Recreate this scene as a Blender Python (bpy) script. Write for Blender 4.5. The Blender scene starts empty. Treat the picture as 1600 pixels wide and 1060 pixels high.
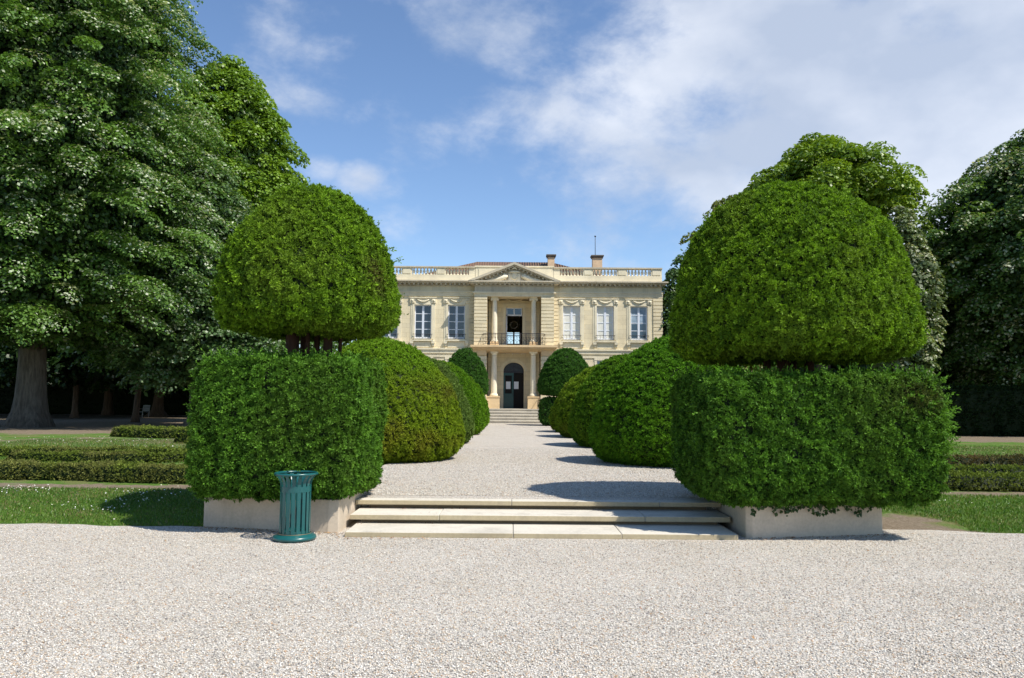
import bpy, math
import numpy as np
from mathutils import Matrix, Vector, Euler
R = math.radians
C = bpy.context.scene.collection
sc = bpy.context.scene

# ------------------------------------------------------------------ camera
FPX = 1220.0
PITCH, ROLL, YAW = math.atan(100 / 1220), 0.0079, 0.0012
CAMP = Vector((0, 0, 1.65))
MROT = (Matrix.Rotation(YAW, 3, 'Z') @ Matrix.Rotation(math.pi / 2 + PITCH, 3, 'X') @ Matrix.Rotation(ROLL, 3, 'Z'))
cd = bpy.data.cameras.new('camera')
cam = bpy.data.objects.new('camera', cd); C.objects.link(cam)
cam.matrix_world = Matrix.Translation(CAMP) @ MROT.to_4x4()
cd.sensor_width = 36; cd.lens = FPX / 1600 * 36; cd.clip_end = 2000; cd.clip_start = 0.1
sc.camera = cam
def ray(px, py): return MROT @ Vector(((px - 800) / FPX, (530 - py) / FPX, -1))
def at(px, py, Y):
    d = ray(px, py); t = Y / d.y
    return CAMP + d * t
def onz(px, py, z):
    d = ray(px, py); t = (z - CAMP.z) / d.z
    return CAMP + d * t

# ------------------------------------------------------------------ light
SUNV = Vector((0.62, -0.40, 1.0)).normalized()
sun_el = math.asin(SUNV.z); sun_az = math.atan2(SUNV.x, SUNV.y)
w = bpy.data.worlds.new('World'); sc.world = w; w.use_nodes = True
nt = w.node_tree; nt.nodes.clear()
def N(nt, t, **k):
    n = nt.nodes.new(t)
    for a, b in k.items():
        if a.startswith('i_'):
            n.inputs[a[2:].replace('_', ' ')].default_value = b
        else: setattr(n, a, b)
    return n
def L(nt, a, b): nt.links.new(a, b)
def mathn(nt, op, a, b=None, c=None, clamp=False):
    n = nt.nodes.new('ShaderNodeMath'); n.operation = op; n.use_clamp = clamp
    for i, v in enumerate((a, b, c)):
        if v is None: continue
        if isinstance(v, (int, float)): n.inputs[i].default_value = v
        else: nt.links.new(v, n.inputs[i])
    return n.outputs[0]
sky = N(nt, 'ShaderNodeTexSky', sky_type='NISHITA', sun_disc=False)
sky.sun_elevation = sun_el; sky.sun_rotation = sun_az
sky.air_density = 1.0; sky.dust_density = 0.1; sky.ozone_density = 2.5
SKYS = 0.112
bg = N(nt, 'ShaderNodeBackground'); bg.inputs['Strength'].default_value = SKYS
tn = N(nt, 'ShaderNodeMix', data_type='RGBA', blend_type='MULTIPLY'); tn.inputs[0].default_value = 1; L(nt, sky.outputs[0], tn.inputs[6]); tn.inputs[7].default_value = (1.0, 1.06, 1.14, 1)
L(nt, tn.outputs[2], bg.inputs[0])
tc = N(nt, 'ShaderNodeTexCoord')
sep = N(nt, 'ShaderNodeSeparateXYZ'); L(nt, tc.outputs['Generated'], sep.inputs[0])
zc = mathn(nt, 'MAXIMUM', sep.outputs[2], 0.02); zc = mathn(nt, 'ADD', zc, 0.12)
u = mathn(nt, 'DIVIDE', sep.outputs[0], zc); v = mathn(nt, 'DIVIDE', sep.outputs[1], zc)
comb = N(nt, 'ShaderNodeCombineXYZ'); L(nt, u, comb.inputs[0]); L(nt, v, comb.inputs[1])
# stretched, warped cloud noise on a high flat layer
n1 = N(nt, 'ShaderNodeTexNoise'); n1.inputs['Scale'].default_value = 7.0; n1.inputs['Detail'].default_value = 12; n1.inputs['Roughness'].default_value = 0.6; n1.inputs['Distortion'].default_value = 0.08
mp = N(nt, 'ShaderNodeMapping'); mp.inputs['Rotation'].default_value = (0, R(-22), 0); mp.inputs['Scale'].default_value = (.9, 1, 1.45); mp.inputs['Location'].default_value = (3.1, 1.7, .4)
L(nt, tc.outputs['Generated'], mp.inputs[0]); L(nt, mp.outputs[0], n1.inputs['Vector'])
# coverage: a few soft banks placed by compass direction
def dirv(px, py): d = ray(px, py).normalized(); return d
cov = None
for (px, py, rad, amt) in ((1470, 90, 0.33, 0.48), (1200, 60, 0.20, 0.27), (1560, 210, .20, .32), (870, 110, 0.20, 0.20), (700, 190, 0.14, 0.18), (550, 276, 0.036, 0.36), (508, 266, 0.034, 0.34), (915, 262, 0.05, 0.14), (660, 60, 0.16, 0.15), (480, 150, 0.06, 0.13), (560, 130, .12, .12), (760, 20, .18, .16)):
    d = dirv(px, py)
    vm = N(nt, 'ShaderNodeVectorMath', operation='SUBTRACT'); L(nt, tc.outputs['Generated'], vm.inputs[0]); vm.inputs[1].default_value = d
    ms = N(nt, 'ShaderNodeVectorMath', operation='MULTIPLY'); L(nt, vm.outputs[0], ms.inputs[0]); ms.inputs[1].default_value = (1, 1, 1.7)
    ln = N(nt, 'ShaderNodeVectorMath', operation='LENGTH'); L(nt, ms.outputs[0], ln.inputs[0])
    q = mathn(nt, 'DIVIDE', ln.outputs['Value'], rad); q = mathn(nt, 'MULTIPLY', q, q); q = mathn(nt, 'MULTIPLY', q, -0.7)
    q = mathn(nt, 'EXPONENT', q); q = mathn(nt, 'MULTIPLY', q, amt)
    cov = q if cov is None else mathn(nt, 'MAXIMUM', cov, q)
s = mathn(nt, 'ADD', n1.outputs[0], cov)
den = N(nt, 'ShaderNodeMapRange'); L(nt, s, den.inputs[0]); den.inputs[1].default_value = 0.55; den.inputs[2].default_value = 0.90; den.interpolation_type = 'SMOOTHSTEP'
n2 = N(nt, 'ShaderNodeTexNoise'); n2.inputs['Scale'].default_value = 6; n2.inputs['Detail'].default_value = 6
L(nt, mp.outputs[0], n2.inputs['Vector'])
cr = N(nt, 'ShaderNodeValToRGB'); cr.color_ramp.elements[0].position = .35; cr.color_ramp.elements[0].color = (.50, .57, .70, 1); cr.color_ramp.elements[1].position = .65; cr.color_ramp.elements[1].color = (.80, .84, .92, 1)
L(nt, n2.outputs[0], cr.inputs[0])
bgc = N(nt, 'ShaderNodeBackground'); bgc.inputs['Strength'].default_value = 0.86; L(nt, cr.outputs[0], bgc.inputs[0])
mx = N(nt, 'ShaderNodeMixShader'); dm = mathn(nt, 'MULTIPLY', den.outputs[0], 0.84)
L(nt, dm, mx.inputs[0]); L(nt, bg.outputs[0], mx.inputs[1]); L(nt, bgc.outputs[0], mx.inputs[2])
wo = N(nt, 'ShaderNodeOutputWorld'); L(nt, mx.outputs[0], wo.inputs[0])
sl = bpy.data.lights.new('sun', 'SUN'); sl.energy = 4.6; sl.angle = R(0.53); sl.color = (1.0, 0.94, 0.84)
so = bpy.data.objects.new('sun', sl); C.objects.link(so); so.rotation_euler = SUNV.to_track_quat('Z', 'Y').to_euler(); so.location = (20, -20, 40)
vs = sc.view_settings; vs.view_transform = 'Standard'; vs.look = 'None'; vs.exposure = 0.42; vs.gamma = 1.0
sc.cycles.max_bounces = 6; sc.cycles.diffuse_bounces = 3; sc.cycles.transmission_bounces = 4; sc.cycles.use_denoising = True

# ------------------------------------------------------------------ helpers
def tag(o, label=None, cat=None, group=None, kind=None):
    if label: o['label'] = label
    if cat: o['category'] = cat
    if group: o['group'] = group
    if kind: o['kind'] = kind
    return o
def empty(name, loc=(0, 0, 0), rz=0, parent=None):
    o = bpy.data.objects.new(name, None); C.objects.link(o); o.location = loc; o.rotation_euler = (0, 0, rz)
    o.empty_display_size = .3; o.parent = parent
    return o
def copy_tree(o, parent=None, kids=True):
    c = o.copy(); C.objects.link(c); c.parent = parent
    if kids:
        for ch in list(o.children): copy_tree(ch, c)
    return c
class MB:
    """collects boxes, prisms, tubes and lathes into one mesh"""
    def __init__(s): s.v = []; s.f = []; s.m = []; s.sm = []; s.ch = []
    def add(s, vs, fs, mi=0, smooth=False):
        b = len(s.v); s.v += [tuple(p) for p in vs]; s.ch.append((b, len(s.v), len(s.f), len(s.f) + len(fs)))
        s.f += [tuple(i + b for i in f) for f in fs]; s.m += [mi] * len(fs); s.sm += [smooth] * len(fs)
    def box(s, x0, x1, y0, y1, z0, z1, mi=0):
        s.add([(x0, y0, z0), (x1, y0, z0), (x1, y1, z0), (x0, y1, z0), (x0, y0, z1), (x1, y0, z1), (x1, y1, z1), (x0, y1, z1)],
              [(0, 3, 2, 1), (4, 5, 6, 7), (0, 1, 5, 4), (1, 2, 6, 5), (2, 3, 7, 6), (3, 0, 4, 7)], mi)
    def prism(s, pts, axis, a, b, mi=0):
        """pts 2-D outline (counter-clockwise) extruded along axis from a to b"""
        def mk(p, t):
            if axis == 'y': return (p[0], t, p[1])
            if axis == 'z': return (p[0], p[1], t)
            return (t, p[0], p[1])
        n = len(pts)
        vs = [mk(p, a) for p in pts] + [mk(p, b) for p in pts]
        fs = [tuple(range(n)), tuple(range(2 * n - 1, n - 1, -1))] + [(i, i + n, (i + 1) % n + n, (i + 1) % n) for i in range(n)]
        s.add(vs, fs, mi)
    def lathe(s, prof, cx, cy, seg=20, mi=0, z0=0, smooth=True):
        vs = []; fs = []
        for (r, z) in prof:
            for k in range(seg):
                a = 2 * math.pi * k / seg; vs.append((cx + r * math.cos(a), cy + r * math.sin(a), z0 + z))
        for i in range(len(prof) - 1):
            for k in range(seg):
                k2 = (k + 1) % seg
                fs.append((i * seg + k, i * seg + k2, (i + 1) * seg + k2, (i + 1) * seg + k))
        fs.append(tuple(range(seg - 1, -1, -1))); fs.append(tuple((len(prof) - 1) * seg + k for k in range(seg)))
        s.add(vs, fs, mi, smooth)
    def tube(s, path, rads, seg=8, mi=0, closed=False):
        P = [Vector(p) for p in path]; n = len(P)
        if isinstance(rads, (int, float)): rads = [rads] * n
        vs = []; fs = []
        up = Vector((0, 0, 1)); prevx = None
        for i in range(n):
            if closed: t = (P[(i + 1) % n] - P[i - 1]).normalized()
            else: t = (P[min(i + 1, n - 1)] - P[max(i - 1, 0)]).normalized()
            if prevx is None:
                a = up if abs(t.dot(up)) < .9 else Vector((1, 0, 0)); x = t.cross(a).normalized()
            else: x = (prevx - t * prevx.dot(t)).normalized()
            prevx = x; y = t.cross(x)
            for k in range(seg):
                an = 2 * math.pi * k / seg
                vs.append(P[i] + (x * math.cos(an) + y * math.sin(an)) * rads[i])
        m = n if closed else n - 1
        for i in range(m):
            j = (i + 1) % n
            for k in range(seg):
                k2 = (k + 1) % seg
                fs.append((i * seg + k, i * seg + k2, j * seg + k2, j * seg + k))
        if not closed:
            fs.append(tuple(range(seg - 1, -1, -1))); fs.append(tuple((n - 1) * seg + k for k in range(seg)))
        s.add(vs, fs, mi, True)
    def build(s, name, mats, parent=None, bevel=0):
        me = bpy.data.meshes.new(name); me.from_pydata(s.v, [], s.f)
        for m in (mats if isinstance(mats, (list, tuple)) else [mats]): me.materials.append(m)
        me.polygons.foreach_set('material_index', s.m); me.polygons.foreach_set('use_smooth', s.sm)
        me.validate(); me.update()
        o = bpy.data.objects.new(name, me); C.objects.link(o); o.parent = parent
        if bevel:
            b = o.modifiers.new('bevel', 'BEVEL'); b.width = bevel; b.segments = 2; b.limit_method = 'ANGLE'
        return o
def separate(mb, tol=.07):
    """the touching groups of shapes in a builder, each as a builder of its own"""
    bbs = [(np.min(mb.v[a:b], 0) - tol / 2, np.max(mb.v[a:b], 0) + tol / 2) for a, b, _, _ in mb.ch]; n = len(bbs); lab = list(range(n))
    def find(i):
        while lab[i] != i: lab[i] = lab[lab[i]]; i = lab[i]
        return i
    for i in range(n):
        for j in range(i):
            if (bbs[i][0] <= bbs[j][1]).all() and (bbs[j][0] <= bbs[i][1]).all(): lab[find(i)] = find(j)
    out = {}
    for i, (a, b, fa, fb) in enumerate(mb.ch):
        g = out.setdefault(find(i), MB()); o = len(g.v) - a
        g.v += mb.v[a:b]; g.f += [tuple(k + o for k in f) for f in mb.f[fa:fb]]; g.m += mb.m[fa:fb]; g.sm += mb.sm[fa:fb]
    return list(out.values())
def np_mesh(name, V, F, col, mats, parent=None, mi=None, smooth=False):
    """V (n,3), F (m,4 or 3), col (m,3) per-face pigment, with shade painted in for foliage"""
    me = bpy.data.meshes.new(name); k = F.shape[1]
    me.vertices.add(len(V)); me.vertices.foreach_set('co', V.astype(np.float32).ravel())
    me.loops.add(F.size); me.loops.foreach_set('vertex_index', F.astype(np.int32).ravel())
    me.polygons.add(len(F)); me.polygons.foreach_set('loop_start', np.arange(0, F.size, k, dtype=np.int32))
    if smooth: me.polygons.foreach_set('use_smooth', np.ones(len(F), bool))
    for m in (mats if isinstance(mats, (list, tuple)) else [mats]): me.materials.append(m)
    if mi is not None: me.polygons.foreach_set('material_index', mi.astype(np.int32))
    me.update(calc_edges=True)
    if col is not None:
        at_ = me.attributes.new('pigment', 'FLOAT_COLOR', 'FACE')
        c4 = np.ones((len(F), 4), np.float32); c4[:, :3] = col; at_.data.foreach_set('color', c4.ravel())
    o = bpy.data.objects.new(name, me); C.objects.link(o); o.parent = parent
    return o
def nrmz(a): return a / np.maximum(np.linalg.norm(a, axis=-1, keepdims=True), 1e-9)
def sn(P, freq, seed, octv=3):
    """smooth pseudo-noise in about -1..1"""
    r = np.random.default_rng(seed); out = np.zeros(P.shape[:-1]); amp = 1; tot = 0
    for o in range(octv):
        for k in range(5):
            d = r.normal(size=3); d /= np.linalg.norm(d)
            out += amp * np.sin(P @ d * freq * r.uniform(.7, 1.4) * 2 * math.pi + r.uniform(0, 6.28)) / 2.2
        tot += amp; amp *= .55; freq *= 2.1
    return out / tot

# ------------------------------------------------------------------ materials
def new_mat(name):
    m = bpy.data.materials.new(name); m.use_nodes = True; t = m.node_tree
    return m, t, t.nodes['Principled BSDF']
def obco(t, scale=1.0, world=False):
    c = N(t, 'ShaderNodeNewGeometry') if world else N(t, 'ShaderNodeTexCoord')
    return c.outputs['Position'] if world else c.outputs['Object']
def ramp(t, fac, stops):
    r = N(t, 'ShaderNodeValToRGB'); e = r.color_ramp.elements
    while len(e) > 1: e.remove(e[0])
    e[0].position = stops[0][0]; e[0].color = (*stops[0][1], 1)
    for p, c in stops[1:]:
        q = e.new(p); q.color = (*c, 1)
    L(t, fac, r.inputs[0]); return r.outputs[0]
def noise(t, vec, scale, detail=4, rough=.5, dim='3D'):
    n = N(t, 'ShaderNodeTexNoise', noise_dimensions=dim); n.inputs['Scale'].default_value = scale
    n.inputs['Detail'].default_value = detail; n.inputs['Roughness'].default_value = rough
    L(t, vec, n.inputs['Vector']); return n.outputs[0]
def mixc(t, fac, a, b, mode='MIX'):
    n = N(t, 'ShaderNodeMix', data_type='RGBA', blend_type=mode)
    for sck, val in ((n.inputs[0], fac), (n.inputs[6], a), (n.inputs[7], b)):
        if isinstance(val, (int, float)): sck.default_value = val
        elif isinstance(val, tuple): sck.default_value = (*val, 1)
        else: L(t, val, sck)
    return n.outputs[2]
def bump(t, bsdf, h, strength=.5, dist=.01):
    b = N(t, 'ShaderNodeBump'); b.inputs['Strength'].default_value = strength; b.inputs['Distance'].default_value = dist
    L(t, h, b.inputs['Height']); L(t, b.outputs[0], bsdf.inputs['Normal'])
def plain(name, col, rough=.5, metal=0, spec=.5, vary=0, vs=3):
    m, t, b = new_mat(name)
    b.inputs['Base Color'].default_value = (*col, 1); b.inputs['Roughness'].default_value = rough
    b.inputs['Metallic'].default_value = metal; b.inputs['Specular IOR Level'].default_value = spec
    if vary:
        n = noise(t, obco(t), vs, 5)
        L(t, ramp(t, n, [(.3, tuple(c * (1 - vary) for c in col)), (.7, tuple(min(1, c * (1 + vary)) for c in col))]), b.inputs['Base Color'])
    return m
def leaf_mat(name, trans=.28, rough=.42, spec=.35):
    m, t, b = new_mat(name)
    a = N(t, 'ShaderNodeAttribute', attribute_name='pigment')
    L(t, a.outputs['Color'], b.inputs['Base Color']); b.inputs['Roughness'].default_value = rough
    b.inputs['Specular IOR Level'].default_value = spec
    tr = N(t, 'ShaderNodeBsdfTranslucent')
    yel = mixc(t, 1.0, a.outputs['Color'], (1.25, 1.25, .6), 'MULTIPLY')
    L(t, yel, tr.inputs[0])
    mxs = N(t, 'ShaderNodeMixShader'); mxs.inputs[0].default_value = trans
    L(t, b.outputs[0], mxs.inputs[1]); L(t, tr.outputs[0], mxs.inputs[2])
    L(t, mxs.outputs[0], t.nodes['Material Output'].inputs[0])
    return m
M = {}
M['leaf'] = leaf_mat('tree_leaf', .30, .42, .4)
M['yew'] = leaf_mat('yew_needles', .25, .6, .12)
M['core'] = plain('crown_shade_core', (.012, .022, .006), .9, spec=.1)  # near-black colour stands in for shade deep inside the crowns
M['twig'] = plain('bare_twigs', (.05, .035, .02), .9, spec=.1)
def bark_mat(name, c0, c1, sc_=1.0):
    m, t, b = new_mat(name); co = obco(t)
    mp_ = N(t, 'ShaderNodeMapping'); mp_.inputs['Scale'].default_value = (6 * sc_, 6 * sc_, .9 * sc_); L(t, co, mp_.inputs[0])
    n = noise(t, mp_.outputs[0], 1.5, 8, .65)
    L(t, ramp(t, n, [(.3, c0), (.7, c1)]), b.inputs['Base Color']); b.inputs['Roughness'].default_value = .9
    bump(t, b, n, .9, .06); return m
M['bark'] = bark_mat('grey_bark', (.04, .032, .024), (.17, .145, .115))
M['bark_brown'] = bark_mat('brown_bark', (.04, .024, .014), (.15, .10, .06))
M['yew_bark'] = bark_mat('yew_bark', (.03, .014, .008), (.09, .045, .028))

# gravel
def gravel_mat():
    m, t, b = new_mat('gravel'); co = obco(t, world=True)
    vo = N(t, 'ShaderNodeTexVoronoi', feature='F1'); vo.inputs['Scale'].default_value = 70; vo.inputs['Randomness'].default_value = 1; L(t, co, vo.inputs['Vector'])
    sp = N(t, 'ShaderNodeSeparateColor'); L(t, vo.outputs['Color'], sp.inputs[0])
    c = ramp(t, sp.outputs[0], [(0, (.30, .29, .27)), (.10, (.44, .41, .37)), (.3, (.53, .50, .45)), (.55, (.64, .61, .56)), (.78, (.73, .71, .66)), (.9, (.60, .49, .36)), (.96, (.48, .35, .24)), (1, (.38, .36, .35))])
    edge = N(t, 'ShaderNodeMapRange'); L(t, vo.outputs['Distance'], edge.inputs[0]); edge.inputs[1].default_value = .42; edge.inputs[2].default_value = .75; edge.inputs[3].default_value = 1; edge.inputs[4].default_value = .62
    cc = mixc(t, 1.0, c, edge.outputs[0], 'MULTIPLY')
    big = noise(t, co, .8, 6, .6)
    tint = ramp(t, big, [(.3, (.93, .90, .85)), (.5, (1.0, .975, .945)), (.7, (1, .985, .96))])
    cc = mixc(t, 1.0, cc, tint, 'MULTIPLY')
    L(t, cc, b.inputs['Base Color']); b.inputs['Roughness'].default_value = .85; b.inputs['Specular IOR Level'].default_value = .25
    h = mathn(t, 'SUBTRACT', 1.0, vo.outputs['Distance'])
    n3 = noise(t, co, 9, 4, .6); h = mathn(t, 'ADD', h, mathn(t, 'MULTIPLY', n3, .1))
    bump(t, b, h, .9, .012); return m
M['gravel'] = gravel_mat()
m, t, b = new_mat('gravel_stone'); a = N(t, 'ShaderNodeAttribute', attribute_name='pigment'); L(t, a.outputs['Color'], b.inputs['Base Color']); b.inputs['Roughness'].default_value = .75; b.inputs['Specular IOR Level'].default_value = .3
M['stone_bit'] = m
# lawn / soil sheet
def ground_mat():
    m, t, b = new_mat('lawn_and_soil'); co = obco(t, world=True)
    n1_ = noise(t, co, 1.1, 7, .62); n2_ = noise(t, co, 45, 3, .7)
    g = ramp(t, n2_, [(.3, (.05, .105, .018)), (.55, (.09, .18, .028)), (.8, (.16, .22, .06))])
    dry = ramp(t, n2_, [(.3, (.10, .10, .035)), (.7, (.24, .22, .10))])
    g = mixc(t, mathn(t, 'MULTIPLY', mathn(t, 'SUBTRACT', n1_, .47), 5, clamp=True), g, dry)
    soil = ramp(t, noise(t, co, 22, 6, .7), [(.3, (.12, .092, .062)), (.7, (.29, .235, .17))])
    a = N(t, 'ShaderNodeAttribute', attribute_name='soil')
    f = mathn(t, 'ADD', a.outputs['Fac'], mathn(t, 'MULTIPLY', mathn(t, 'SUBTRACT', noise(t, co, 1.7, 7, .68), .5), 1.9))
    f = mathn(t, 'MULTIPLY', mathn(t, 'SUBTRACT', f, .4), 4, clamp=True)
    L(t, mixc(t, f, g, soil), b.inputs['Base Color']); b.inputs['Roughness'].default_value = .95; b.inputs['Specular IOR Level'].default_value = .1
    bump(t, b, n2_, .8, .03); return m
M['ground'] = ground_mat()
# stone for the house
def stone_mat(name, base, stain=.5, joints=True, seedv=0, bw=.9, rh=.33):
    m, t, b = new_mat(name); co = obco(t)
    if joints:
        sp = N(t, 'ShaderNodeSeparateXYZ'); L(t, co, sp.inputs[0])
        cb = N(t, 'ShaderNodeCombineXYZ'); L(t, mathn(t, 'ADD', sp.outputs[0], sp.outputs[1]), cb.inputs[0]); L(t, sp.outputs[2], cb.inputs[1])
        br = N(t, 'ShaderNodeTexBrick'); L(t, cb.outputs[0], br.inputs['Vector']); br.inputs['Scale'].default_value = 1
        br.inputs['Brick Width'].default_value = bw; br.inputs['Row Height'].default_value = rh; br.inputs['Mortar Size'].default_value = .008; br.inputs['Mortar Smooth'].default_value = .3
        br.inputs['Color1'].default_value = (.93, .93, .93, 1); br.inputs['Color2'].default_value = (1.06, 1.04, 1.0, 1); br.inputs['Mortar'].default_value = (.72, .68, .6, 1)
    lo = tuple(c * .80 for c in base); hi = tuple(min(1, c * 1.08) for c in base)
    n = noise(t, co, .9, 8, .62)
    c = ramp(t, n, [(.28, lo), (.5, base), (.72, hi)])
    # rain streaks: dark grey crust stretched downwards
    mp_ = N(t, 'ShaderNodeMapping'); mp_.inputs['Scale'].default_value = (2.6, 2.6, .28); mp_.inputs['Location'].default_value = (seedv, 0, seedv); L(t, co, mp_.inputs[0])
    st = noise(t, mp_.outputs[0], 1.0, 9, .7)
    f = mathn(t, 'MULTIPLY', mathn(t, 'SUBTRACT', st, .58 - .1 * stain), 3.2 * stain, clamp=True)
    c = mixc(t, f, c, (.24, .215, .17))
    fine = noise(t, co, 30, 4, .6)
    c = mixc(t, .35, c, ramp(t, fine, [(.3, (.7, .7, .7)), (.7, (1.15, 1.15, 1.15))]), 'MULTIPLY')
    if joints: c = mixc(t, 1.0, c, br.outputs['Color'], 'MULTIPLY')
    L(t, c, b.inputs['Base Color']); b.inputs['Roughness'].default_value = .88; b.inputs['Specular IOR Level'].default_value = .2
    bump(t, b, fine, .35, .006); return m
M['wall'] = stone_mat('ashlar', (.80, .70, .49), .35)
M['trim'] = stone_mat('carved_stone', (.80, .72, .53), .4, joints=False, seedv=3)
M['cornice'] = stone_mat('weathered_cornice', (.60, .53, .40), .8, joints=False, seedv=8)
M['golden'] = stone_mat('golden_stone', (.72, .54, .32), .2, joints=False, seedv=5)
M['column'] = stone_mat('column_stone', (.84, .76, .58), .2, joints=False, seedv=9)
M['planter'] = stone_mat('planter_stone', (.58, .49, .38), .62, joints=False, seedv=2)
M['step'] = stone_mat('step_stone', (.60, .56, .48), .62, joints=False, seedv=6)
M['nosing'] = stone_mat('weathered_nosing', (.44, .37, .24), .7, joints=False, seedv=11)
M['riser'] = stone_mat('shaded_riser_stone', (.20, .155, .10), .6, joints=False, seedv=4)  # colour kept dark to carry the shade under the overhanging treads
M['chim'] = plain('chimney_render', (.68, .50, .32), .9, vary=.12)
M['capstone'] = plain('chimney_cap', (.12, .10, .08), .9, vary=.3)
M['white'] = plain('white_paint', (.72, .76, .84), .45)
M['glass'] = plain('window_glass', (.018, .026, .04), .06, spec=.9)
M['glass_blue'] = plain('sky_glass', (.02, .045, .075), .05, spec=1.0)
M['blind'] = plain('linen_blind', (.72, .72, .66), .9, vary=.06)
M['curtain'] = plain('curtain', (.30, .40, .50), .9, vary=.35, vs=2)
M['black'] = plain('dark_interior', (.012, .011, .010), .9)
M['iron'] = plain('wrought_iron', (.03, .03, .035), .5, metal=.3)
M['door'] = plain('door_green', (.012, .07, .062), .35, vary=.1)
M['paper'] = plain('paper', (.82, .85, .9), .8)
M['lead'] = plain('fanlight_glass', (.022, .024, .026), .4, vary=.6, vs=14)
M['bin'] = plain('bin_green', (.008, .088, .088), .3, spec=.6, vary=.12, vs=4)
M['brass'] = plain('dull_ring', (.25, .2, .12), .5, metal=.5)
M['chairm'] = plain('pale_grey_paint', (.36, .39, .38), .6)
m, t, b = new_mat('roof_tiles'); co = obco(t)
wv = N(t, 'ShaderNodeTexWave', wave_type='BANDS', bands_direction='X'); wv.inputs['Scale'].default_value = 1.6; wv.inputs['Distortion'].default_value = .3; L(t, co, wv.inputs['Vector'])
L(t, mixc(t, noise(t, co, 3, 6), ramp(t, wv.outputs['Fac'], [(.1, (.05, .03, .02)), (.5, (.24, .12, .08))]), (.18, .12, .08)), b.inputs['Base Color'])
b.inputs['Roughness'].default_value = .9; bump(t, b, wv.outputs['Fac'], 1, .08); M['roof'] = m

# ------------------------------------------------------------------ foliage tools
def shell(cx, cy, prof, ax, ay, n_exp=2.0, nseg=72, nz=40, lump=.05, lf=.9, seed=0, rot=0):
    """closed clipped-plant surface: profile (scale, z) swept round a superellipse"""
    pr = np.array(prof, float); d = np.r_[0, np.cumsum(np.hypot(np.diff(pr[:, 0]) * ax, np.diff(pr[:, 1])))]
    tt = np.linspace(0, d[-1], nz); s_ = np.interp(tt, d, pr[:, 0]); z_ = np.interp(tt, d, pr[:, 1])
    k = np.ones(3) / 3
    for _ in range(2):
        s_[1:-1] = np.convolve(s_, k, 'valid'); z_[1:-1] = np.convolve(z_, k, 'valid')
    th = np.linspace(0, 2 * math.pi, nseg, endpoint=False)
    c, s = np.cos(th), np.sin(th)
    rr = (np.abs(c) ** n_exp + np.abs(s) ** n_exp) ** (-1 / n_exp)
    x = ax * rr * c; y = ay * rr * s
    P = np.empty((nz, nseg, 3)); P[..., 0] = x[None] * s_[:, None]; P[..., 1] = y[None] * s_[:, None]; P[..., 2] = z_[:, None]
    if rot:
        cr_, sr_ = math.cos(rot), math.sin(rot); X = P[..., 0].copy()
        P[..., 0] = X * cr_ - P[..., 1] * sr_; P[..., 1] = X * sr_ + P[..., 1] * cr_
    P[..., 0] += cx; P[..., 1] += cy
    nn = sn(P, lf, seed, 3)
    cen = np.array([cx, cy, z_.mean()]); dv = P - cen; dv[..., 2] *= .5; dv = nrmz(dv)
    edge = np.minimum(1, s_ * 3)[:, None]
    P += dv * (nn * lump * edge)[..., None]
    return P
def shell_faces(nz, nseg):
    i = np.arange(nz - 1)[:, None] * nseg; k = np.arange(nseg)[None]; k2 = (k + 1) % nseg
    return np.stack([i + k, i + k2, i + nseg + k2, i + nseg + k], -1).reshape(-1, 4)
def sample(P, n, rng, wfun=None):
    nz, ns, _ = P.shape; F = shell_faces(nz, ns); V = P.reshape(-1, 3)
    T = np.concatenate([F[:, [0, 1, 2]], F[:, [0, 2, 3]]])
    A, B, D = V[T[:, 0]], V[T[:, 1]], V[T[:, 2]]
    cr_ = np.cross(B - A, D - A); ar = np.linalg.norm(cr_, axis=1) / 2; nr = nrmz(cr_)
    ww = ar.copy()
    if wfun is not None: ww *= wfun((A + B + D) / 3, nr)
    idx = rng.choice(len(T), n, p=ww / ww.sum())
    a, b_ = rng.random(n), rng.random(n); fl = a + b_ > 1; a[fl] = 1 - a[fl]; b_[fl] = 1 - b_[fl]
    return A[idx] + (B[idx] - A[idx]) * a[:, None] + (D[idx] - A[idx]) * b_[:, None], nr[idx]
def blades(base, dirs, ln, wd, rng, face=None):
    """diamond blades: base (n,3), dirs (n,3) unit, ln, wd (n,)"""
    n = len(base)
    r = face if face is not None else rng.normal(size=(n, 3))
    side = nrmz(np.cross(dirs, r + rng.normal(size=(n, 3)) * .3)) * wd[:, None]
    mid = base + dirs * (ln * .55)[:, None]
    V = np.stack([base, mid - side, base + dirs * ln[:, None], mid + side], 1).reshape(-1, 3)
    F = np.arange(4 * n).reshape(-1, 4)
    return V, F
CAMN = np.array([0, 0, 1.65])
def towards_cam(back=.3):
    def f(c, n):
        v = nrmz(CAMN - c); d = (v * n).sum(1); return np.where(d > -.15, 1.0, back)
    return f
def mixp(a, b, f): return np.asarray(a)[None] * (1 - f[:, None]) + np.asarray(b)[None] * f[:, None]
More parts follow.
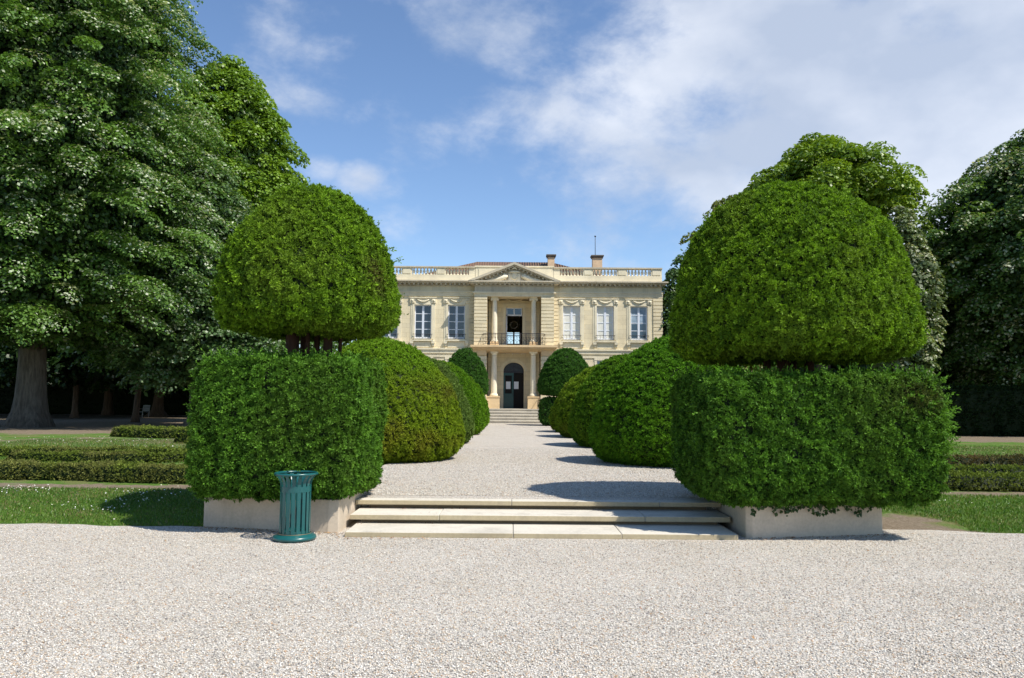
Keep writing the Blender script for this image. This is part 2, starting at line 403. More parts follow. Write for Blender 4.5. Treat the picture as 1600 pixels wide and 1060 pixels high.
def clipped(name, P, dens, size, pal, rng, parent, nb=5, inset=.06, tuftn=.9, seed=0, back=.3, wild=0, patch=None, wildtop=None, tilt=.25, fine=False):
    """one clipped-foliage mesh: inner surface and filler layer darkened as painted shade, and rounded tufts of narrow sprigs"""
    nz, ns, _ = P.shape; F0 = shell_faces(nz, ns); V0 = P.reshape(-1, 3)
    area = np.linalg.norm(np.cross(V0[F0[:, 1]] - V0[F0[:, 0]], V0[F0[:, 3]] - V0[F0[:, 0]]), axis=1).sum()
    Vs, Fs, Cs = [], [], []
    layers = ((.42, 5, .9, -.7, .6, .22), (.34, 13, .95, .15, 1.1, .15)) if fine else ((.8, nb, 1.0, 0, 1.0, .22),)  # lum darkens the sunk filler, painting shade between the tufts
    for (fd, nbl, fs_, push, lum, wr) in layers:
        n = int(area * dens * fd * (1 if fine else 1))
        pts, nr = sample(P, n, rng, towards_cam(back))
        f1 = sn(pts, 3.2, seed + 5, 3); f0 = sn(pts, .55, seed + 9, 2)
        off = (.75 * sn(pts, .22 / size, seed + 11, 2) + rng.normal(size=n) * .25 - .2 + push) * size
        if fine: cre = 1 - np.abs(sn(pts * np.array([1, 1, 1.9]), .75, seed + 21, 3)) * 2.2; off -= np.clip((cre - .72) * 3.2, 0, 1) * size * 1.25
        pts = pts + nr * off[:, None]
        br = np.clip(.5 + .30 * f1 + rng.normal(size=n) * .27, 0, 1)
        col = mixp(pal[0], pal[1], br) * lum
        if len(pal) > 2: k = np.clip(f0 * 1.3 - .15, 0, 1) * pal[3]; col = col * (1 - k[:, None]) + np.asarray(pal[2])[None] * (k * (.6 + .8 * rng.random(n)))[:, None]
        if patch is not None: col = patch(pts, col, rng)
        bd = nr[:, None, :] * (.62 if fine else tuftn) + rng.normal(size=(n, nbl, 3)) * (.62 if nbl < 8 else .75) + np.array([0, 0, tilt])
        bd = nrmz(bd).reshape(-1, 3)
        base = np.repeat(pts - nr * size * .35, nbl, 0)
        sz = np.repeat(size * fs_ * rng.uniform(.65, 1.25, n), nbl) * rng.uniform(.7, 1.15, n * nbl)
        V, F = blades(base, bd, sz, sz * wr, rng, np.repeat(nr, nbl, 0))
        col = np.repeat(col, nbl, 0) * rng.uniform(.85, 1.15, (n * nbl, 1))
        Fs.append(F + sum(len(x) for x in Vs)); Vs.append(V); Cs.append(col)
    # stray unclipped shoots
    if wild:
        nw = wild; wp, wn = sample(P, nw, rng, wildtop or (lambda c, n: towards_cam(.3)(c, n) * (n[:, 2] > -.1)))
        K = 9; L_ = rng.uniform(.08, .20, nw)
        d = nrmz(wn + rng.normal(size=(nw, 3)) * .35 + np.array([0, 0, .35]))
        tpar = (np.arange(K) + .5) / K
        b_ = wp[:, None] + d[:, None] * (L_[:, None] * tpar)[..., None]; b_[..., 2] -= (L_[:, None] * tpar ** 2) * .18
        bd = nrmz(d[:, None] * .7 + rng.normal(size=(nw, K, 3)) * .6)
        s2 = np.full(nw * K, size * .9)
        V2, F2 = blades(b_.reshape(-1, 3), bd.reshape(-1, 3), s2, s2 * .22, rng)
        c2 = np.repeat(mixp(pal[0], pal[1], rng.uniform(.4, 1.1, nw)), K, 0)
        Vs.append(V2); Fs.append(F2 + sum(len(x) for x in Vs[:-1])); Cs.append(c2)
    # core
    cen = V0.mean(0); Pn = P.copy()
    dx = np.roll(P, -1, 1) - np.roll(P, 1, 1); dz = np.gradient(P, axis=0); nn = nrmz(np.cross(dx, dz))
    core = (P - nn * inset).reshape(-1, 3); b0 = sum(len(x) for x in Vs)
    Vs.append(core); Fs.append(F0 + b0); Cs.append(np.tile(np.array([[.012, .022, .006]]), (len(F0), 1)))  # near-black shell colour paints the shade behind the sprigs
    V = np.concatenate(Vs); F = np.concatenate(Fs); col = np.concatenate(Cs)
    return np_mesh(name, V, F, np.clip(col, .002, 1), M['yew'], parent)

def leaf_cloud(cent, axes, leaves_per, lsize, pal, rng, up=.55, silver=0, silver_col=(.42, .48, .40)):
    """cent (n,3) clump centres, axes (n,3,3) rows = outward*a, side*b, up*c"""
    n = len(cent); k = leaves_per
    d = nrmz(rng.normal(size=(n, k, 3))); d[..., 2] = np.where(rng.random((n, k)) < .92, np.abs(d[..., 2]), d[..., 2])
    rad = rng.uniform(.70, 1.05, (n, k, 1)) ** .6; l = d * rad
    l[..., 0] = l[..., 0] + .0
    pos = cent[:, None] + np.einsum('nki,nij->nkj', l, axes)
    pos[..., 2] -= np.maximum(0, l[..., 0]) ** 2 * np.linalg.norm(axes[:, 0], axis=1)[:, None] * .38   # drooping tips
    nrm = nrmz(np.einsum('nki,nij->nkj', d, nrmz(axes)) + np.array([0, 0, up]) + rng.normal(size=(n, k, 3)) * .55)
    m_ = n * k; nrm = nrm.reshape(-1, 3); pos = pos.reshape(-1, 3)
    tdir = nrmz(np.cross(nrm, rng.normal(size=(m_, 3)))); bdir = np.cross(nrm, tdir)
    s = lsize * rng.uniform(.65, 1.25, m_)[:, None]
    V = np.stack([pos - tdir * s * .55, pos + bdir * s * .42, pos + tdir * s * .55 - nrm * s * .12, pos - bdir * s * .42], 1).reshape(-1, 3)
    F = np.arange(4 * m_).reshape(-1, 4)
    cb = np.repeat(rng.uniform(0, 1, n), k); f = np.clip(.5 * cb + .5 * rng.random(m_), 0, 1)
    col = mixp(pal[0], pal[1], f)
    if silver:
        tip = np.clip(l[..., 2].reshape(-1) * .9 + l[..., 0].reshape(-1) * .5, 0, 1.3)
        sv = rng.random(m_) < silver * 1.5 * tip * (.1 + 1.8 * np.repeat(rng.random(n) ** 1.5, k))  # silvery leaves crowded on bough tops, which also paints in sunlit glints
        col[sv] = np.array(silver_col) * rng.uniform(.6, 1.15, (sv.sum(), 1))
    return V, F, col
def crown_points(n, prof, rng, cx, cy, sq=1.0, jit=.12, front=.72, seed=0, lobes=.14):
    pr = np.array(prof, float)
    zz = np.linspace(pr[0, 0], pr[-1, 0], 200); rr = np.interp(zz, pr[:, 0], pr[:, 1])
    wgt = rr + .3; zi = rng.choice(200, n, p=wgt / wgt.sum()); z = zz[zi] + rng.normal(size=n) * .2; r = rr[zi]
    # face the camera more often
    ang0 = math.atan2(-cy, -cx); th = np.where(rng.random(n) < front, ang0 + rng.uniform(-1.75, 1.75, n), rng.uniform(0, 6.283, n))
    q = np.stack([np.cos(th) * 2, np.sin(th) * 2, z * .35], 1)
    r = r * (1 + lobes * sn(q, .33, seed, 2)) * (1 + rng.normal(size=n) * jit * .4)
    return np.stack([cx + r * np.cos(th), cy + r * sq * np.sin(th), z], 1), th
def tree(name, label, cat, base, trunk_r, trunk_h, prof, nclump, cl, leaves_per, lsize, pal, bark='bark', silver=0, seed=0, group=None, inner=.5, limbs=7, lean=(0, 0), silver_col=(.42, .48, .40), lobes=.14, front=.72, up=.8, jit=.12, flare=1.9, ctr=(0, 0), drop=None, crown=True, core=0):
    rng = np.random.default_rng(seed); bx_, by_, bz_ = base
    root = empty(name, base); tag(root, label, cat, group)
    mb = MB(); pth = []; rad = []
    for i in range(9):
        f = i / 8; z = trunk_h * f - .15 * (i == 0)
        pth.append((lean[0] * f + .12 * trunk_r * math.sin(3 * f + seed), lean[1] * f, z)); rad.append(trunk_r * (1 + (flare - 1) * math.exp(-z * 1.7 / max(trunk_r * 1.6, .3))) * (1 - .28 * f))
    seg = 20
    mb.tube(pth, rad, seg)
    # fluted roots
    for k in range(seg):
        for i in range(len(pth)):
            v_ = Vector(mb.v[i * seg + k]); c_ = Vector(pth[i]); fl = 1 + .13 * math.sin(k / seg * 6.28 * 5 + seed) * math.exp(-max(0, pth[i][2]) * .8)
            mb.v[i * seg + k] = tuple(c_ + (v_ - c_) * fl)
    top = Vector(pth[-1]); zmax = prof[-1][0] - bz_
    if crown:
        lead = [top + Vector((ctr[0] * f * .6, ctr[1] * f * .6, (zmax * .93 - top.z) * f)) for f in (0, .25, .5, .75, 1)]
        mb.tube(lead, [rad[-1], rad[-1] * .75, rad[-1] * .5, rad[-1] * .3, rad[-1] * .1], 8)
        pz = np.array(prof)
        for k in range(limbs):
            f = k / limbs; z0 = top.z * .92 + (zmax - top.z) * .6 * f; a = k * 2.4 + seed
            z1 = z0 + rng.uniform(1.0, 3.0); rr = np.interp(z1 + bz_, pz[:, 0], pz[:, 1]) * .75
            p0 = Vector((0, 0, z0)); p1 = Vector((math.cos(a) * rr + ctr[0], math.sin(a) * rr + ctr[1], z1)); pm = p0.lerp(p1, .5) + Vector((0, 0, .5))
            mb.tube([p0, pm, p1], [rad[-1] * .5 * (1 - .5 * f), rad[-1] * .3, rad[-1] * .08], 6)
    mb.build('trunk', M[bark], root)
    if not crown: return root
    Vs, Fs, Cs = [], [], []; off = 0
    for (frac, scl, k_, ls, dark) in ((1.0, 1.0, leaves_per, lsize, 1.0), (inner, .68, int(leaves_per * .5), lsize * 1.7, .8)):  # inner leaves coloured darker as painted crown shade
        n = int(nclump * frac)
        if n == 0: continue
        pr2 = [(p[0] if scl == 1 else p[0] * .97 + .03 * prof[len(prof) // 2][0], p[1] * scl) for p in prof]
        c, th = crown_points(n, pr2, rng, bx_ + lean[0] + ctr[0], by_ + lean[1] + ctr[1], front=front, seed=seed + 3, lobes=lobes, jit=jit)
        if drop is not None:
            kp = ~drop(c); c = c[kp]; th = th[kp]; n = len(c)
        s = rng.uniform(.7, 1.3, n)[:, None]
        outv = np.stack([np.cos(th), np.sin(th), np.full(n, -.18)], 1); sd = np.stack([-np.sin(th), np.cos(th), np.zeros(n)], 1)
        axs = np.stack([outv * cl[0] * s, sd * cl[1] * s, np.tile([[0, 0, 1.0]], (n, 1)) * cl[2] * s], 1)
        V, F, col = leaf_cloud(c, axs, k_, ls, pal, rng, silver=silver if scl == 1 else silver * .2, silver_col=silver_col, up=up)
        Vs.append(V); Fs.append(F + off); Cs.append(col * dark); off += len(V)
    if core:
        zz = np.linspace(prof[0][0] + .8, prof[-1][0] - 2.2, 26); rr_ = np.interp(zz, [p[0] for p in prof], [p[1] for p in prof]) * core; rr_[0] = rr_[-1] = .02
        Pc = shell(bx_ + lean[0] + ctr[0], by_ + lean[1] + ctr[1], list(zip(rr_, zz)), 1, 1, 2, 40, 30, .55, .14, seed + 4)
        Vs.append(Pc.reshape(-1, 3)); fcore = shell_faces(30, 40); Fs.append(fcore + off); Cs.append(np.tile([[.010, .022, .007]], (len(fcore), 1))); off += Pc.size // 3; ncore = len(fcore)  # opaque dark shell blocks the sky and paints shaded gaps between boughs
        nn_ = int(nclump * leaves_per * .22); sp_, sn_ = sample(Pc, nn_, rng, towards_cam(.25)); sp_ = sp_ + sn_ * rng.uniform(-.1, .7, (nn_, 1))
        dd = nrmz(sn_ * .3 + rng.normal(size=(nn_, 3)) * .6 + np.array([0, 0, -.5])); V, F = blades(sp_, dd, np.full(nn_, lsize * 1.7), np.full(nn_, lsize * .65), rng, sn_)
        Vs.append(V); Fs.append(F + off); Cs.append(mixp(pal[0], pal[1], rng.random(nn_) * .5) * .7)  # leaves on the shell darkened to match its painted shade
    V = np.concatenate(Vs) - np.array([[bx_, by_, bz_]])
    mi_ = np.concatenate([np.full(len(f_), 1 if (core and q == len(Fs) - 2) else 0) for q, f_ in enumerate(Fs)])
    np_mesh('crown', V, np.concatenate(Fs), np.clip(np.concatenate(Cs), .003, 1), [M['leaf'], M['core']], root, mi=mi_)
    return root

# ------------------------------------------------------------------ ground
def gz(x, y):
    """height of the lawn sheet: level with the forecourt, then easing up to the terrace"""
    return np.interp(y, [10.4, 15, 19], [0.0, .22, .30])
ys = np.r_[np.linspace(-12, 9.5, 8), np.linspace(9.9, 40, 190), np.linspace(41, 110, 60), [160, 300, 700]]
xs = np.r_[[-700, -200, -90], np.linspace(-60, -26, 30), np.linspace(-25.5, 25.5, 206), np.linspace(26, 60, 30), [90, 200, 700]]
GX, GY = np.meshgrid(xs, ys); GZ = gz(GX, GY) - .006
GZ[((GX > -3.8) & (GX < 4.55) & (GY > 10.3) & (GY < 12.05)) | ((GX > -2.5) & (GX < 3.3) & (GY > 11.9) & (GY < 51))] = -.35
def smo(x, a, b): t_ = np.clip((x - a) / (b - a), 0, 1); return t_ * t_ * (3 - 2 * t_)
soil = np.zeros_like(GX)
P3 = np.stack([GX, GY, GZ], -1); wob = sn(P3, .15, 4, 3)
soil += .9 * np.exp(-((GY - 13.7 - .28 * wob) / .38) ** 2) * (np.abs(GX) > 4.2)          # strip in front of the box hedge
soil += .8 * smo(GY + 3 * wob + .25 * (GX + 12), 29, 32) * (GX < -5)
soil += .9 * smo(GX + .35 * GY, -1.2, .3) * 0
soil += .75 * np.exp(-(((GX + 22) / 8) ** 2 + ((GY - 33) / 4) ** 2))
soil += .95 * np.exp(-((GY - 23.5 + .9 * (GX + 8) - 1.5 * wob) / 1.3) ** 2) * (GX > -12) * (GX < -4)
soil += .55 * np.exp(-((GY - 26.5 - 2 * wob) / 1.6) ** 2) * (GX < -9)
soil += .9 * smo(GY + 2 * wob, 28, 31) * (GX > 5)
soil += 1.0 * np.exp(-(((GX - 5.35) / .75) ** 2 + ((GY - 10.9) / .9) ** 2) ** 1.5)
soil += .5 * np.exp(-((GY - 10.45) / .16) ** 2)
F = shell_faces(len(ys), len(xs)); F = F[(F[:, 1] % len(xs)) != 0]
g = np_mesh('lawn_ground', P3.reshape(-1, 3), F, None, M['ground']); g['kind'] = 'structure'
aa = g.data.attributes.new('soil', 'FLOAT', 'POINT'); aa.data.foreach_set('value', np.clip(soil, 0, 1).astype(np.float32).ravel())
# forecourt gravel with a ragged edge
def edge_y(x): return 10.42 + .05 * np.sin(x * 1.7) + .03 * np.sin(x * 4.1 + 1) + .02 * np.sin(x * 9.7) + np.where(x < -4, -.02 * (x + 4), 0) - np.where(x > 5.5, .02 * (x - 5.5), 0) + .35 * np.exp(-((x - 5.3) / .6) ** 2) + .75 * np.clip((x + 2.6) / .2, 0, 1) * np.clip((3.3 - x) / .2, 0, 1)
xe = np.r_[[-60, -30], np.linspace(-15, 15, 400), [30, 60]]
rows = np.linspace(0, 1, 24)
Pg = np.empty((24, len(xe), 3))
for i, f in enumerate(rows):
    yy = -10 + (edge_y(xe) + 10) * f
    Pg[i, :, 0] = xe; Pg[i, :, 1] = yy; Pg[i, :, 2] = 0.004 + .001 * sn(np.stack([xe, yy, yy * 0], -1), .5, 3, 2)
F = shell_faces(24, len(xe)); F = F[(F[:, 1] % len(xe)) != 0]
fc = np_mesh('gravel_forecourt', Pg.reshape(-1, 3), F, None, M['gravel'], smooth=True); fc['kind'] = 'structure'
# terrace path with sides
mb = MB(); TX0, TX1 = -2.75, 3.55
mb.add([(TX0, 11.2, .3), (TX1, 11.2, .3), (TX1, 51.5, .3), (TX0, 51.5, .3), (TX0, 11.2, -.05), (TX1, 11.2, -.05), (TX1, 51.5, -.05), (TX0, 51.5, -.05)],
       [(0, 1, 2, 3), (0, 4, 5, 1), (1, 5, 6, 2), (3, 2, 6, 7), (0, 3, 7, 4)])
mb.add([(-12, 44.0, .304), (13, 44.0, .304), (13, 55.5, .304), (-12, 55.5, .304)], [(0, 1, 2, 3)])
tp = mb.build('gravel_path', M['gravel']); tp['kind'] = 'structure'
# loose stones
def stones(name, n, fy, z0, rng, sx=(.004, .0095)):
    pts = fy(n, rng); n = len(pts)
    o8 = np.array([[1, 0, 0], [0, 1, 0], [-1, 0, 0], [0, -1, 0], [0, 0, 1], [0, 0, -.5]], float)
    T = np.array([[0, 1, 4], [1, 2, 4], [2, 3, 4], [3, 0, 4], [1, 0, 5], [2, 1, 5], [3, 2, 5], [0, 3, 5]])
    s = rng.uniform(*sx, (n, 1, 1)); v = o8[None] * rng.uniform(.6, 1.25, (n, 6, 1)) * s * np.array([1, 1, .62]) + rng.normal(size=(n, 6, 3)) * s * .22
    a = rng.uniform(0, 6.28, n); ca, sa = np.cos(a), np.sin(a)
    x = v[..., 0] * ca[:, None] - v[..., 1] * sa[:, None]; y = v[..., 0] * sa[:, None] + v[..., 1] * ca[:, None]; v[..., 0] = x; v[..., 1] = y
    v += pts[:, None] ; v[..., 2] += s[..., 0] * .3
    pal = np.array([[.76, .74, .69], [.66, .63, .57], [.56, .53, .47], [.42, .38, .33], [.62, .51, .38], [.26, .25, .24], [.50, .33, .21], [.72, .68, .61]])
    c = pal[rng.choice(8, n, p=[.22, .20, .16, .11, .09, .08, .03, .11])] * rng.uniform(.85, 1.08, (n, 1)) * np.array([[1.02, 1.0, .97]])
    F = (T[None] + (np.arange(n) * 6)[:, None, None]).reshape(-1, 3)
    o = np_mesh(name, v.reshape(-1, 3), F, np.repeat(c, 8, 0), M['stone_bit']); return o
def fore(n, rng):
    Y = 4.3 + 6.0 * rng.random(n) ** 1.25; X = rng.uniform(-.72, .72, n) * (Y + 1)
    keep = (Y < edge_y(X) + .02) & ~((X > -2.1) & (X < 2.85) & (Y > 9.6)); X, Y = X[keep], Y[keep]
    return np.stack([X, Y, np.full(len(X), .004)], 1)
rng = np.random.default_rng(5)
def terr(n, rng):
    Y = 11.5 + 12 * rng.random(n) ** 1.5; X = rng.uniform(-2.7, 3.5, n); return np.stack([X, Y, np.full(n, .302)], 1)
o = stones('gravel', 60000, terr, 0, rng, (.006, .012)); tag(o, 'loose pale gravel stones on the upper path beyond the steps', 'gravel', kind='stuff')
o = stones('gravel', 150000, fore, 0, rng); tag(o, 'loose pale gravel stones covering the forecourt', 'gravel', kind='stuff')

# ------------------------------------------------------------------ steps and planters
SX0, SX1 = -2.04, 2.775
mb = MB()
rs = np.random.default_rng(2)
stepspec = [(9.70, 10.60, .065, .065, SX0, SX1, (.02, 1.35)), (10.38, 11.15, .18, .067, -2.12, 2.87, (-.95, 1.75)), (10.96, 11.56, .299, .065, -2.165, 2.90, (.0, 2.05))]
tr = empty('garden_steps', (0.33, 9.7, 0)); tag(tr, 'three wide shallow limestone steps with slab treads between the two planters', 'steps')
def loc(o, root):
    o.matrix_parent_inverse = root.matrix_world.inverted() if False else Matrix.Translation(-Vector(root.location)); return o
for i, (y0, y1, zt, th, x0, x1, js) in enumerate(stepspec):
    mb = MB(); cuts = [x0] + list(js) + [x1]
    for a_, b_ in zip(cuts[:-1], cuts[1:]):
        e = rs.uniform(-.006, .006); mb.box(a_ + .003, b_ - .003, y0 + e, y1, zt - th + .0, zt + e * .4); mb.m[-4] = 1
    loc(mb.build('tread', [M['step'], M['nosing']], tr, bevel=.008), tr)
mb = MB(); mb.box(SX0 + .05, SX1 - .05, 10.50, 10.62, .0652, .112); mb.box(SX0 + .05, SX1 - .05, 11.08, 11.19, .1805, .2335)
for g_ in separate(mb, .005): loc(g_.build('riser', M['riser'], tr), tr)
def planter(pts, h, label):
    mb = MB(); zb = -.08
    # outer wall ring of the planter, soil inside
    c = Vector((sum(p[0] for p in pts) / len(pts), sum(p[1] for p in pts) / len(pts)))
    inn = [tuple(Vector(p) + (c - Vector(p)).normalized() * .2) for p in pts]; n = len(pts)
    vs = [(*p, zb) for p in pts] + [(*p, h) for p in pts] + [(*p, h) for p in inn] + [(*p, h - .12) for p in inn]
    fs = []
    for i in range(n):
        j = (i + 1) % n
        fs += [(i, j, j + n, i + n), (i + n, j + n, j + 2 * n, i + 2 * n), (i + 2 * n, j + 2 * n, j + 3 * n, i + 3 * n)]
    fs.append(tuple(range(3 * n, 4 * n)))
    mb.add(vs, fs)
    o = mb.build('stone_planter', M['planter'], bevel=.012); o.location = (0, 0, 0)
    tag(o, label, 'planter', 'stone planters flanking the garden steps'); return o
pl_l = [(-4.02, 10.34), (-2.30, 9.95), (-2.17, 9.96), (-2.17, 12.3), (-4.02, 12.3)]
pl_r = [(2.91, 9.86), (2.98, 9.80), (4.78, 10.22), (4.78, 12.3), (2.91, 12.3)]
planter(pl_l, .42, 'low cream stone planter left of the steps, behind the green litter bin')
planter(pl_r, .42, 'low cream stone planter right of the steps, with ivy hanging over its rim')

# ------------------------------------------------------------------ clipped yews by the steps
YW = ((.050, .110, .008), (.19, .335, .018), (.17, .24, .03), .35)
YD = ((.028, .078, .009), (.118, .26, .026), (.12, .20, .03), .3)
rng = np.random.default_rng(11)
bxp = lambda z0, z1: [(0, z0), (.86, z0 + .0), (.95, z0 + .07), (1.0, z0 + .24), (1.005, z0 + (z1 - z0) * .45), (.98, z1 - .2), (.965, z1 - .05), (.92, z1), (0, z1 - .04)]
def brown(fr, cpx, rad, strength, colr=(.10, .06, .03)):
    def f(p, c, rng):
        d = np.exp(-(((p - np.array(cpx)) / np.array(rad)) ** 2).sum(1)) * strength * (rng.random(len(p)) < .8)
        return c * (1 - d[:, None]) + np.array(colr)[None] * d[:, None]
    return f
def endw(c, n): return topw(c, n) + 9 * np.exp(-(((c - np.array([5.3, 9.75, 1.45])) / np.array([.3, .4, .35])) ** 2).sum(1))
def topw(c, n): return (n[:, 2] > .3) * 1.0 + (.22 * ((c[:, 1] < 10.4)) + .02) * (n[:, 2] > -.1) * (c[:, 2] > .9)
def hedge_block(cx, cy, ax, ay, z0, z1, label, seed, wild, rot=0, patch=None, wt=None):
    P = shell(cx, cy, bxp(z0, z1), ax, ay, 11, 190, 60, .075, .5, seed, rot)
    o = clipped('yew_hedge_block', P, 2700, .048, YD, np.random.default_rng(seed), None, fine=True, seed=seed, wild=wild, wildtop=wt or topw, patch=patch, back=.25)
    tag(o, label, 'hedge', 'clipped yew blocks growing in the planters'); return o
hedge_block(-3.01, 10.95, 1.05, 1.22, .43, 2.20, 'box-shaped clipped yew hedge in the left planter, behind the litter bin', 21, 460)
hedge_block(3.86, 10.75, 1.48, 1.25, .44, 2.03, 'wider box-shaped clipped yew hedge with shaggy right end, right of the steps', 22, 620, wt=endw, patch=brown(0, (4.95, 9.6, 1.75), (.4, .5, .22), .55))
# unclipped shoots sticking out of the right end of the right hand hedge
dome_prof = lambda zb, zt: [(0, zb + .02), (.5, zb - .02), (.80, zb + .03), (.93, zb + .10), (.985, zb + .22), (1.0, zb + .40)] + [(r_, zt - t_ * (zt - zb - .40)) for (t_, r_) in ((.84, .985), (.58, .885), (.44, .795), (.32, .69), (.24, .59), (.16, .475), (.09, .35), (.04, .22), (.01, .10), (0, 0))]
def topiary(cx, cy, ax, ay, zb, zt, label, seed, dens, size, stems, z_ground, wild=120, patch=None, group='yew domes raised on stems', pal=YW):
    root = empty('topiary_dome', (cx, cy, z_ground)); tag(root, label, 'topiary', group)
    P = shell(0, 0, [(a_ ** (.8 if ax > 1.6 and cy < 20 else .97), b_ - z_ground) for a_, b_ in dome_prof(zb, zt)], ax, ay, 2.15, 130, 70, .06, .5, seed)
    # sampling uses world camera, so build round the true place and shift
    P[..., 0] += cx; P[..., 1] += cy; P[..., 2] += z_ground
    o = clipped('crown', P, dens, size, pal, np.random.default_rng(seed), root, nb=5, seed=seed, wild=wild, back=.25, patch=patch, fine=cy < 20)
    o.matrix_parent_inverse = Matrix.Translation(-Vector(root.location))
    r = np.random.default_rng(seed); mb = MB()
    for (dx, dy, rr) in stems:
        mb.tube([(dx * .8, dy * .8, 0), (dx, dy, (zb - z_ground) * .6), (dx * 1.15, dy * 1.1, zb - z_ground + .35)], [rr * 1.15, rr, rr * .9], 9)
    mb.build('trunk', M['yew_bark'], root)
    return root
stL = [(-.17, -.1, .10), (-.05, .05, .07), (.03, -.12, .035), (.12, .0, .045), (.28, -.08, .07), (.40, .1, .03), (-.25, .15, .05)]
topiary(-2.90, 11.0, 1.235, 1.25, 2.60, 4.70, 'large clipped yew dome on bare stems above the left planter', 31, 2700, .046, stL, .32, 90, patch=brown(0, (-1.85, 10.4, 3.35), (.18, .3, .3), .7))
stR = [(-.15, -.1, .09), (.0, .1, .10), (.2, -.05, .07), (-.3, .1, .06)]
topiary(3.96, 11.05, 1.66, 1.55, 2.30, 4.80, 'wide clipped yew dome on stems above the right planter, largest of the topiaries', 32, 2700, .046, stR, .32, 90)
# ivy fringe under the right hedge
rng = np.random.default_rng(8); n = 420
tt = rng.random(n); px_ = 2.95 + 1.83 * tt; py_ = 9.80 + .42 * tt - rng.uniform(.0, .09, n); pz_ = .44 - rng.random(n) ** 2 * .13 * (.4 + np.abs(np.sin(px_ * 6)))
pos = np.stack([px_, py_, pz_], 1); nr = nrmz(np.array([[.1, -1, .35]]) + rng.normal(size=(n, 3)) * .35)
td = nrmz(np.array([[0, 0, -1.0]]) + rng.normal(size=(n, 3)) * .4); bd = nrmz(np.cross(nr, td)); s = rng.uniform(.025, .05, n)[:, None]
V = np.stack([pos - td * s * .4, pos + bd * s * .6, pos + td * s * .8, pos - bd * s * .6], 1).reshape(-1, 3)
o = np_mesh('ivy', V, np.arange(4 * n).reshape(-1, 4), mixp((.02, .05, .012), (.05, .10, .03), rng.random(n)), M['leaf'])
tag(o, 'dark ivy trailing over the rim of the right planter', 'ivy', kind='stuff')

# ------------------------------------------------------------------ mounds along the path
def mound_prof(h): return [(0, .3), (.78, .3), (.90, .42), (.97, .60), (1.0, .85), (.985, 1.1), (.93, .3 + h * .42), (.83, .3 + h * .58), (.68, .3 + h * .73), (.48, .3 + h * .87), (.27, .3 + h * .955), (.10, .3 + h * .99), (0, .3 + h)]
def mound(cx, cy, r, h, label, seed, dens, size, pal, patch=None):
    P = shell(cx, cy, mound_prof(h), r, r, 2.0, 100, 60, .06, .35, seed)
    o = clipped('yew_mound', P, dens, size, pal, np.random.default_rng(seed), None, nb=4, seed=seed, back=.15, patch=patch, inset=.05, fine=cy < 20)
    tag(o, label, 'topiary', 'clipped yew mounds lining the gravel path'); return o
OL = ((.085, .145, .008), (.25, .35, .018), (.27, .22, .03), .45)
GG = ((.07, .13, .022), (.17, .26, .055), (.12, .15, .04), .4)
BR = ((.055, .14, .008), (.17, .34, .016), (.16, .24, .02), .4)
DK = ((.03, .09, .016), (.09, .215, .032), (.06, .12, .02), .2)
OY = ((.075, .14, .008), (.22, .34, .02), (.20, .22, .03), .6)
def oliv(p, c, rng):
    d = np.exp(-(((p[:, 2] - 1.9) / .28) ** 2)) * .6 * np.clip(sn(p, .7, 3, 2) * 2 + .5, 0, 1)
    c = c * (1 - d[:, None]) + np.array([[.15, .115, .03]]) * d[:, None]
    k = np.clip((p[:, 2] - 1.9) * 1.4, 0, 1) * .8
    return c * (1 - k[:, None]) + np.array([[.16, .31, .015]]) * rng.uniform(.7, 1.2, (len(p), 1)) * k[:, None]
mound(-3.18, 18.9, 2.03, 2.92, 'olive-tinged yew mound, nearest on the left side of the path', 41, 1700, .048, OL, oliv)
mound(-3.22, 26.1, 1.95, 2.95, 'greyish green yew mound, second along the left side of the path', 42, 1100, .058, GG)
mound(-3.15, 33.4, 1.98, 3.15, 'bright green yew mound, third along the left side of the path', 43, 900, .065, BR)
mound(-3.12, 40.6, 1.95, 3.0, 'bright green yew mound, last on the left before the house', 44, 700, .072, BR)
mound(3.85, 18.3, 2.05, 2.98, 'big deep green yew mound, nearest on the right side of the path', 45, 1700, .048, ((.042, .125, .008), (.14, .32, .016), (.15, .28, .02), .3))
mound(3.80, 25.2, 2.0, 2.95, 'green yew mound, second along the right side of the path', 46, 1100, .058, ((.045, .12, .008), (.15, .30, .016), (.18, .25, .02), .4))
mound(3.74, 31.8, 1.98, 2.95, 'olive green yew mound, third along the right side of the path', 47, 900, .065, OY)
mound(3.55, 37.4, 1.75, 2.75, 'yellowish green yew mound, last on the right before the house', 48, 700, .072, OY)
# far pair
stF = [(-.1, 0, .1), (.12, .05, .1)]
for (cx, cy, ax, lb, seed) in ((-2.90, 48.2, 1.36, 'distant dark yew dome left of the house door', 51), (3.22, 47.6, 1.66, 'distant dark yew dome right of the house door', 52)):
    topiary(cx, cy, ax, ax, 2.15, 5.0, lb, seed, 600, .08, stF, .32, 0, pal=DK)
    P = shell(cx, cy, bxp(.36, 1.95), ax * .93, 1.2, 5, 60, 30, .05, .5, seed)
    o = clipped('yew_hedge_block', P, 230, .12, DK, np.random.default_rng(seed), None, nb=4, seed=seed + 7)
    tag(o, 'dark clipped yew block under the distant dome ' + ('left' if cx < 0 else 'right') + ' of the house door', 'hedge')

